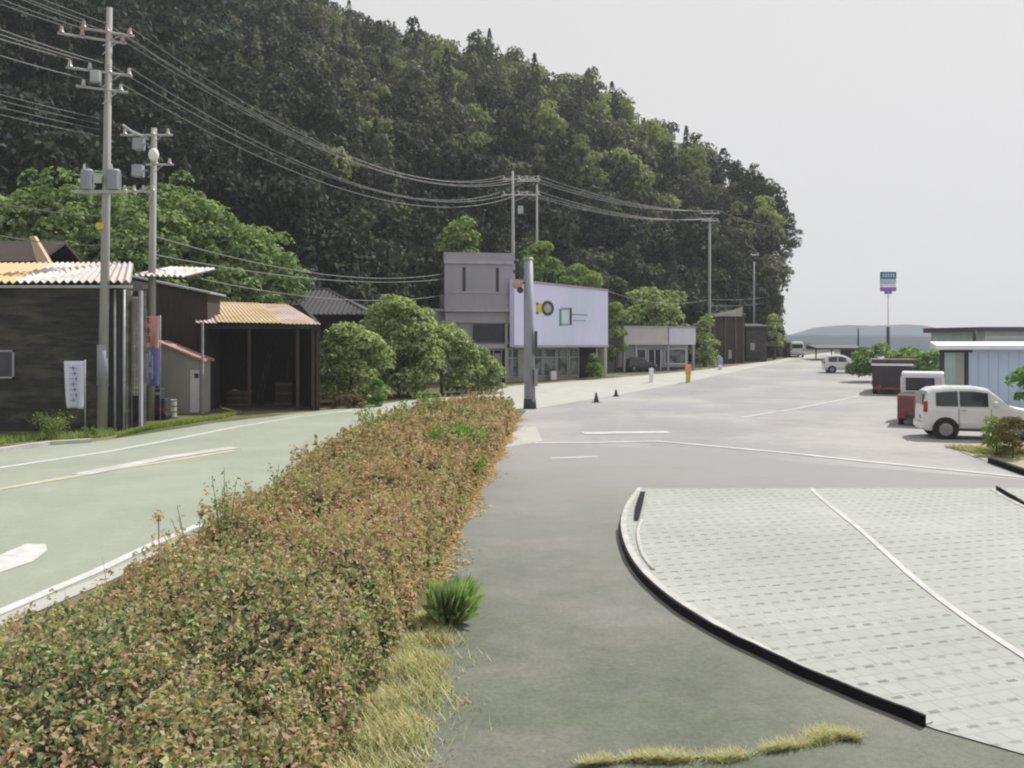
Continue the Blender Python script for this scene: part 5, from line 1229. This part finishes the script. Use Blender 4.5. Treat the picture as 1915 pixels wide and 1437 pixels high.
# ------------------------------------------------------------------ hedge
def hedge_edges(y):
    r = np.interp(y, [3, 6, 9, 12.5, 18.8, 26, 31, 34.5, 35.6], [-1.30, -1.28, -1.12, -1.0, -.72, -.3, .0, .15, -.15])
    l = np.interp(y, [3, 6.8, 9.6, 12.3, 16, 21, 28, 33, 35.6], [-4.25, -4.2, -4.05, -4.1, -4.3, -4.55, -4.2, -3.1, -1.9])
    return l, r
def hh_(x, y):
    return 0.78 + 0.13*np.sin(x*2.3+y*.9) * np.sin(y*1.7+1) + 0.07*np.sin(x*5.1-y*3.3)*np.sin(x*3.1+y*4.7) + .07*np.sin(x*11+y*7.7)*np.sin(y*9.1-x*6)
def hedge():
    V = []; VR = []
    zones = [(3.6, 7.5, 2900, .048), (7.5, 11, 2000, .054), (11, 16, 1250, .068), (16, 24, 800, .088), (24, 35.6, 480, .12)]
    for y0, y1, den, lf in zones:
        n = int(3.2*(y1-y0)*den*1.25)
        y = y0+(y1-y0)*rg.random(n); l, r = hedge_edges(y)
        x = l-.05 + (r-l+.1)*rg.random(n)
        de = np.minimum(x-l, r-x); prof = np.clip((de+.08)/.4, 0, 1)**.45
        ztop = hh_(x, y)*prof
        q = rg.random(n)**2.2
        z = ztop*(1-.55*q) + .07*np.sin(x*23+np.sin(y*17)*1.5)*np.sin(y*21+np.sin(x*15)*1.5)*np.clip(1.2-y/30, .3, 1) + .03*rg.normal(size=n)
        z += .09*np.sin(x*5.3+2*np.sin(y*3.1))*np.sin(y*4.1+1.5*np.sin(x*3.7))
        pit = (np.sin(x*11+2*np.sin(y*7))*np.sin(y*9.5+2*np.sin(x*8)) > .45)
        side = rg.random(n) < .28     # fill the flanks
        keep = ~(pit & ~side & (rg.random(n) < .78)); z = np.where(pit, z-.17, z)
        rt_ = rg.random(n) < .7
        xs = np.where(rt_, r - .10*rg.random(n) + .06*np.sin(y*6.1)+.04*np.sin(y*13), l+.1*rg.random(n))
        zs = hh_(x, y)*.85*rg.random(n)
        x = np.where(side, xs - np.where(rt_, 1, -1)*.28*(zs/.8)**2, x); z = np.where(side, zs, z)
        nor = rg.normal(size=(n, 3))*.7 + np.stack([np.where(side, np.where(rt_, .8, -.8), 0), np.full(n, -.1), np.full(n, .75)], 1)
        c = np.stack([x, y, np.maximum(z, .02)], 1)
        # leaves gather in sprigs: pull each leaf toward a nearby sprig axis
        g = lf*3.0; cell = np.round(c/g)*g; c = cell + (c-cell)*.62 + rg.normal(size=c.shape)*lf*.25
        red = (rg.random(n) < np.clip((y-9)/12, .10, .72))
        Q = quads(c, nor, lf*(.6+.9*rg.random(n)), .5).reshape(-1, 4, 3)[keep]; red = red[keep]
        V.append(Q[~red].reshape(-1, 3)); VR.append(Q[red].reshape(-1, 3))
    # inner mass of twigs
    mb = MB(); ys = np.linspace(3.4, 35.2, 110)
    for y in ys:
        l, r = hedge_edges(y)
        for t in np.linspace(0, 1, 15):
            x = l+.08+(r-l-.16)*t; de = min(x-l, r-x); z = (hh_(x, y)-.27)*max(0, min(1, de/.35))**.5
            mb.v.append((x, y, z-.01 if 0 < t < 1 else -.02))
    for i in range(len(ys)-1):
        for j in range(14): a = i*15+j; mb.f.append((a, a+1, a+16, a+15))
    root = thing('hedge', 'long low clipped hedge of olive and reddish leaves between road and sidewalk', 'hedge', (-2.6, 19, 0))
    def off(V): return V - np.array([-2.6, 19, 0])
    qobj('leaves', qmesh('leaves', off(np.concatenate(V)), [LEAF['hedge']]), root)
    qobj('rusty_leaves', qmesh('rusty_leaves', off(np.concatenate(VR)), [LEAF['hedgered']]), root)
    mb.build('twigs', pmat('hedge_twigs', (0.04, 0.032, 0.022), (0.022, 0.024, 0.014), .95, 8), root, world=True)
hedge()
def leafy(name, label, cat, base, h, r, n, lf, lm, stems=5, twig='bark'):
    w = thing(name, label, cat, base); mb = MB(); C = []
    for k in range(stems):
        a = rnd.random()*6.28; d = r*rnd.random()**.5; hk = h*(.7+.3*rnd.random()); e = Vector((math.cos(a)*d, math.sin(a)*d, hk))
        mid = e*.5+Vector((0, 0, hk*.08)); mb.tube([(0.1*e.x, 0.1*e.y, 0), mid, e], [.008, .006, .003], 4)
        for j in range(n//stems):
            t = .35+.65*rg.random(); p = Vector((e.x*t, e.y*t, e.z*t)); C.append((p.x+rg.normal()*.05*r*3, p.y+rg.normal()*.05*r*3, p.z+rg.normal()*.04))
    mb.build('stem', M[twig], w)
    C = np.array(C); qobj('leaves', qmesh('leaves', quads(C, rg.normal(size=C.shape)+[0, 0, .6], lf*(.6+.8*rg.random(len(C))), .5), [LEAF[lm]]), w)
def on_hedge(px, py, z=.7):
    y = (CH-z)*F/(py-HY); return (X(px, y), y, 0)
leafy('bush', 'bright green saplings growing through the far part of the hedge', 'bush', (X(855, 20.5), 20.5, 0), 1.1, .75, 2600, .085, 'lime', 34)
leafy('bush', 'low bright green shoots on the sidewalk side of the far hedge', 'bush', (X(872, 17.8), 17.8, 0), .75, .4, 900, .075, 'grass', 16)
leafy('bush', 'green shoots on the hedge left of the bright saplings', 'bush', (X(700, 25.0), 25.0, 0), 1.35, .8, 700, .1, 'grass', 12)
leafy('bush', 'yellowish bushy shoots at the far end of the hedge top', 'bush', (X(790, 29.5), 29.5, 0), 1.5, .8, 700, .11, 'bright', 12)
leafy('weed', 'tall pale weed standing out of the hedge against the road, right one', 'weed', on_hedge(500, 960), 1.35, .33, 260, .05, 'bright', 8)
leafy('weed', 'tall pale weed standing out of the hedge against the road, left one', 'weed', on_hedge(422, 985), 1.45, .35, 260, .05, 'bright', 8)
leafy('weed', 'thin spreading weed near the white line, left of the tall pale weeds', 'weed', on_hedge(365, 1010), 1.15, .4, 110, .045, 'grass', 7)
w = thing('flower_stalk', 'single dried brown flower head on a stalk above the hedge', 'weed', on_hedge(296, 1040))
MB().tube([(0, 0, .3), (.01, 0, .8), (0, 0, 1.10)], .006, 5).build('stem', M['bark'], w)
c_ = rg.normal(size=(90, 3))*.024*np.array([1.2, 1, 1.5])+[0, 0, 1.12]; qobj('flower_head', qmesh('flower_head', quads(c_, rg.normal(size=c_.shape), .034, .45), [LEAF['straw']]), w)
for k in range(70):   # scattered sprigs breaking the hedge outline
    pass
def sprigs():
    C = []; S = []
    for k in range(1500):
        y = 4+31*rnd.random()**1.2; l, r = hedge_edges(y); x = l+.05+(r-l-.15)*rnd.random(); z0 = float(hh_(x, y))-.04; hgt = .08+.27*rnd.random()**2; lx, ly = rnd.uniform(-.08, .08), rnd.uniform(-.08, .08)
        lf = .04 if y < 11 else .06 if y < 18 else .1
        for j in range(14):
            t = rnd.random(); C.append((x+lx*t+rnd.gauss(0, .018), y+ly*t+rnd.gauss(0, .018), z0-.05+hgt*t)); S.append(lf)
    C = np.array(C); return quads(C, rg.normal(size=C.shape)+[0, 0, .4], np.array(S), .55)
hroot = bpy.data.objects['hedge']
qobj('sprigs', qmesh('sprigs', sprigs()-np.array([-2.6, 19, 0]), [LEAF['hedge']]), hroot)

def blades(n, fx, h, w, lean=.5):
    """fx(n)-> base points (n,3)"""
    b = fx(n); n = len(b); a = rg.random(n)*6.28; hh2 = h*(.25+1.1*rg.random(n)**1.5); d = np.stack([np.cos(a), np.sin(a), np.zeros(n)], 1); s = np.stack([-np.sin(a), np.cos(a), np.zeros(n)], 1)*w/2
    mid = b + d*(hh2*lean*.3)[:, None] + np.stack([np.zeros(n), np.zeros(n), hh2*.6], 1); tip = b + d*(hh2*lean)[:, None] + np.stack([np.zeros(n), np.zeros(n), hh2], 1)
    v = np.empty((n, 4, 3)); v[:, 0] = b-s; v[:, 1] = b+s; v[:, 2] = (b+tip)/2+s*1.1; v[:, 3] = tip
    return v.reshape(-1, 3)
def along(pts, width, y_bias=0):
    pts = [Vector(p) for p in pts]
    def f(n):
        seg = rg.integers(0, len(pts)-1, n); t = rg.random(n); A_ = np.array([tuple(p) for p in pts])
        p = A_[seg]*(1-t[:, None]) + A_[seg+1]*t[:, None]; ww = np.interp(seg+t, range(len(width)), width)
        p[:, 0] += rg.normal(size=n)*ww*.5; p[:, 1] += rg.normal(size=n)*ww*.3; p[:, 2] = 0.01; return p
    return f
def patchy(f, k=9.0, cut=0.0):
    def g(n):
        p = f(n); q = np.sin(p[:, 0]*k+p[:, 1]*k*.7)+np.sin(p[:, 1]*k*1.3-p[:, 0]*k*.6+1)+.9*rg.normal(size=len(p)); return p[q > cut]
    return g
V = np.concatenate([blades(42000, patchy(along([(-1.15, 4.6, 0), (-1.0, 6.2, 0), (-.92, 7.4, 0), (-.84, 8.4, 0), (-.9, 9.4, 0)], [.38, .36, .30, .24, .1]), 7, .1), .075, .008, 1.2), blades(6000, patchy(along([(-1.0, 5.0, 0), (-.85, 7.0, 0), (-.8, 8.6, 0)], [.5, .5, .4]), 6, .8), .11, .007, 1.1)])
tag(qobj('dry_grass_strip', qmesh('g', V, [LEAF['dry']])), kind='stuff')
V = quads(np.stack([np.interp(q := 9+26*rg.random(5000), [9, 12.5, 18.8, 26, 34], [-.9, -.93, -.62, -.2, .22]) + rg.normal(size=5000)*.09*(1+.8*np.sin(q*1.7)), q, .015+.03*rg.random(5000)], 1), rg.normal(size=(5000, 3))*.3+[0, 0, 1], .05+.06*rg.random(5000), .35)
tag(qobj('straw_litter', qmesh('g', V, [LEAF['straw']])), kind='stuff')
cr = [G(1090, 1436), G(1160, 1424), G(1260, 1424), G(1340, 1426), G(1420, 1410), G(1500, 1395), G(1560, 1375), G(1592, 1384)]
V = blades(15000, patchy(along(cr, [.02, .07, .10, .08, .05, .08, .15, .06]), 12, -.3), .05, .005, 1.6)
tag(qobj('crack_grass', qmesh('g', V, [LEAF['dry']])), kind='stuff')
# tuft of long blades at the hedge side
def twig_pts(n):
    y = 3.8+14*rg.random(n)**1.3; l, r = hedge_edges(y); x = l+.05+(r-l-.1)*rg.random(n); return np.stack([x, y, hh_(x, y)-.30], 1)
qobj('loose_twigs', qmesh('loose_twigs', blades(2600, twig_pts, .30, .007, .35)-np.array([-2.6, 19, 0]), [M['bark']]), hroot)
bt = G(838, 1168); w = thing('grass_tuft', 'upright green grass tuft at the hedge edge on the sidewalk', 'grass tuft', bt)
n = 1800; a = rg.random(n)*6.28; rr_ = rg.random(n)**.6
b0 = np.stack([np.cos(a)*rr_*.12, np.sin(a)*rr_*.12, np.zeros(n)], 1); tp = np.stack([np.cos(a)*rr_*.22+.05+.07*rg.normal(size=n), np.sin(a)*rr_*.22+.07*rg.normal(size=n), .15+.36*rg.random(n)], 1)
s_ = np.stack([-np.sin(a), np.cos(a), np.zeros(n)], 1)*.003; md = b0*.4+tp*.6; md[:, 2] += .08
v = np.empty((n, 4, 3)); v[:, 0] = b0-s_; v[:, 1] = b0+s_; v[:, 2] = md+s_; v[:, 3] = tp
qobj('blades', qmesh('blades', v.reshape(-1, 3), [LEAF['tuft']]), w)
# verge grass near warehouse and shed
def area(x0, x1, y0, y1):
    def f(n): return np.stack([x0+(x1-x0)*rg.random(n), y0+(y1-y0)*rg.random(n), np.zeros(n)], 1)
    return f
def verge(pix, dy, n):
    pts = [G(*p) for p in pix]; ar = np.array([tuple(p) for p in pts])
    seg = rg.integers(0, len(pts)-1, n); t = rg.random(n)[:, None]; p = ar[seg]*(1-t)+ar[seg+1]*t; p[:, 1] += dy*rg.random(n); p[:, 2] = .0; return p
V = np.concatenate([blades(12000, lambda n: verge([(215, 820), (260, 808), (330, 797), (420, 783)], 2.4, n), .16, .02, .7), blades(1500, lambda n: verge([(-40, 836), (60, 826), (140, 822), (200, 818)], 1.0, n), .22, .022, .7)])
tag(qobj('verge_grass', qmesh('g', V, [LEAF['grass']])), kind='stuff')
leafy('weed', 'leggy green and yellow weeds at the foot of the dark warehouse wall', 'weed', G(100, 822), .9, .6, 900, .07, 'grass', 14)
leafy('weed', 'low weeds beside the base of the tallest utility pole', 'weed', G(172, 818), .35, .3, 260, .06, 'bright', 8)
# weeds and shrubs at right
pl_ = [G(1795, 846), G(1840, 862), G(1880, 876), G(1935, 892), G(1990, 870), G(1990, 822), G(1850, 826)]
sheet('planting_bed', pl_, .02, pmat('bed_soil', (.38, .35, .25), (.26, .25, .16), .95, 2, 7))
kb = MB(); pts = strip([G(1852, 866), G(1885, 878), G(1930, 894), G(1990, 915)], .12); kb.prism([(p.x, p.y) for p in pts][::-1], 0, .14)
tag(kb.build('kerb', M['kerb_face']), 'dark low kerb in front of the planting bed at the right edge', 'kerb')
V = blades(9000, lambda n: np.stack([(q := G(1800, 845).x + 3.2*rg.random(n)), np.interp(q, [G(1800, 845).x, G(1800, 845).x+3.2], [23.4, 21.0]) + 1.6*rg.random(n), np.zeros(n)], 1), .14, .02, .8)
tag(qobj('bed_grass', qmesh('g', V, [LEAF['dry']])), kind='stuff')
b = G(1862, 852); tree('bush', 'thin green and rust coloured shrub in front of the white off-road car', 'bush', (b.x, b.y, 0), 1.05, (.42, .4, .4), 12, 45, .16, .085, 'grass', tr=.02)
b = G(1893, 858); tree('bush', 'brownish twiggy shrub at the right edge below the green tree', 'bush', (b.x, b.y, 0), 1.15, (.38, .4, .45), 12, 45, .16, .08, 'brownleaf', tr=.02)
tree('broadleaf_tree', 'green young tree cut by the right edge, before the blue shed', 'tree', (X(1938, 25), 25, 0), Z(650, 25), (.78, .7, 1.15), 16, 110, .3, .13, 'lime', tr=.04)

# ------------------------------------------------------------------ far hills
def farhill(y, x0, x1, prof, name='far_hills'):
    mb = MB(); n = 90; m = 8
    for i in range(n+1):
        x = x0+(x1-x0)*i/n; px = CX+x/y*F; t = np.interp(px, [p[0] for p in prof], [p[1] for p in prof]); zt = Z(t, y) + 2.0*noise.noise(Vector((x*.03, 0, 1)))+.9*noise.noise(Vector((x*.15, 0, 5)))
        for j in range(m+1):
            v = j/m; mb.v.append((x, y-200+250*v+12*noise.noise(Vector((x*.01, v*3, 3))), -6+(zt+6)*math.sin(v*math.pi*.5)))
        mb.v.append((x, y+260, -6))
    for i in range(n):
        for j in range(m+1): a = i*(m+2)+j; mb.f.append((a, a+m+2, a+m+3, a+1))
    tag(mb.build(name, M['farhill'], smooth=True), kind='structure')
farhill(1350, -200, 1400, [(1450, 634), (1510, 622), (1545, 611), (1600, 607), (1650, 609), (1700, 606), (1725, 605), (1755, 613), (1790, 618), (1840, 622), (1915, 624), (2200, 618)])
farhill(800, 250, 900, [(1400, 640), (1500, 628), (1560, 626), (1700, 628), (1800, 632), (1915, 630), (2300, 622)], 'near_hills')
sheet('field', [(-400, 135), (900, 135), (1700, 1600), (-1500, 1600)], 0.02, M['field'])

# ------------------------------------------------------------------ air
hz = MB().box(-1900, 1900, -20, 1750, -8, 165).build('haze', M['white'])
m, nt, out = newmat('haze'); pv = N(nt, 'ShaderNodeVolumePrincipled'); pv.inputs['Color'].default_value = (.88, .91, 1, 1); pv.inputs['Density'].default_value = 0.0005; pv.inputs['Anisotropy'].default_value = 0.1
nt.links.new(pv.outputs[0], out.inputs['Volume']); hz.data.materials.clear(); hz.data.materials.append(m); tag(hz, kind='stuff')

# ------------------------------------------------------------------ light, sky, camera
az = math.atan2(0.72, 0.69); el = R(50)          # sun to the right and ahead of the camera
sd = Vector((math.sin(az)*math.cos(el), math.cos(az)*math.cos(el), math.sin(el)))
sun = bpy.data.lights.new('sun', 'SUN'); sun.energy = 5.0; sun.angle = R(0.5); sun.color = (1, .965, .91)
so = bpy.data.objects.new('sun', sun); COL.objects.link(so); so.rotation_euler = sd.to_track_quat('Z', 'Y').to_euler()
wd = bpy.data.worlds.new('World'); scene.world = wd; wd.use_nodes = True; nt = wd.node_tree
bg = nt.nodes['Background']
sk = nt.nodes.new('ShaderNodeTexSky'); sk.sky_type = 'NISHITA'; sk.sun_disc = False; sk.sun_elevation = el; sk.sun_rotation = az; sk.dust_density = 4; sk.air_density = 1.0
hs = nt.nodes.new('ShaderNodeHueSaturation'); hs.inputs['Saturation'].default_value = 0.12; nt.links.new(sk.outputs[0], hs.inputs['Color'])
mx = nt.nodes.new('ShaderNodeMixRGB'); mx.inputs[0].default_value = 0.9; mx.inputs[2].default_value = (7.55, 7.5, 7.45, 1)
nt.links.new(hs.outputs[0], mx.inputs[1]); nt.links.new(mx.outputs[0], bg.inputs[0]); bg.inputs[1].default_value = 0.1
cam = bpy.data.cameras.new('camera'); cam.sensor_width = 36; cam.lens = 36*F/1915; cam.shift_y = -(718.5-HY)/1915; cam.clip_end = 5000; cam.clip_start = .1
co = bpy.data.objects.new('camera', cam); COL.objects.link(co); co.location = (0, 0, CH); co.rotation_euler = (R(90), 0, 0); scene.camera = co
scene.view_settings.view_transform = 'Standard'; scene.view_settings.look = 'None'; scene.view_settings.exposure = 0.05; scene.view_settings.gamma = 1
scene.cycles.filter_width = 2.1; scene.cycles.max_bounces = 6; scene.cycles.volume_bounces = 0; scene.cycles.transparent_max_bounces = 4; scene.cycles.diffuse_bounces = 3
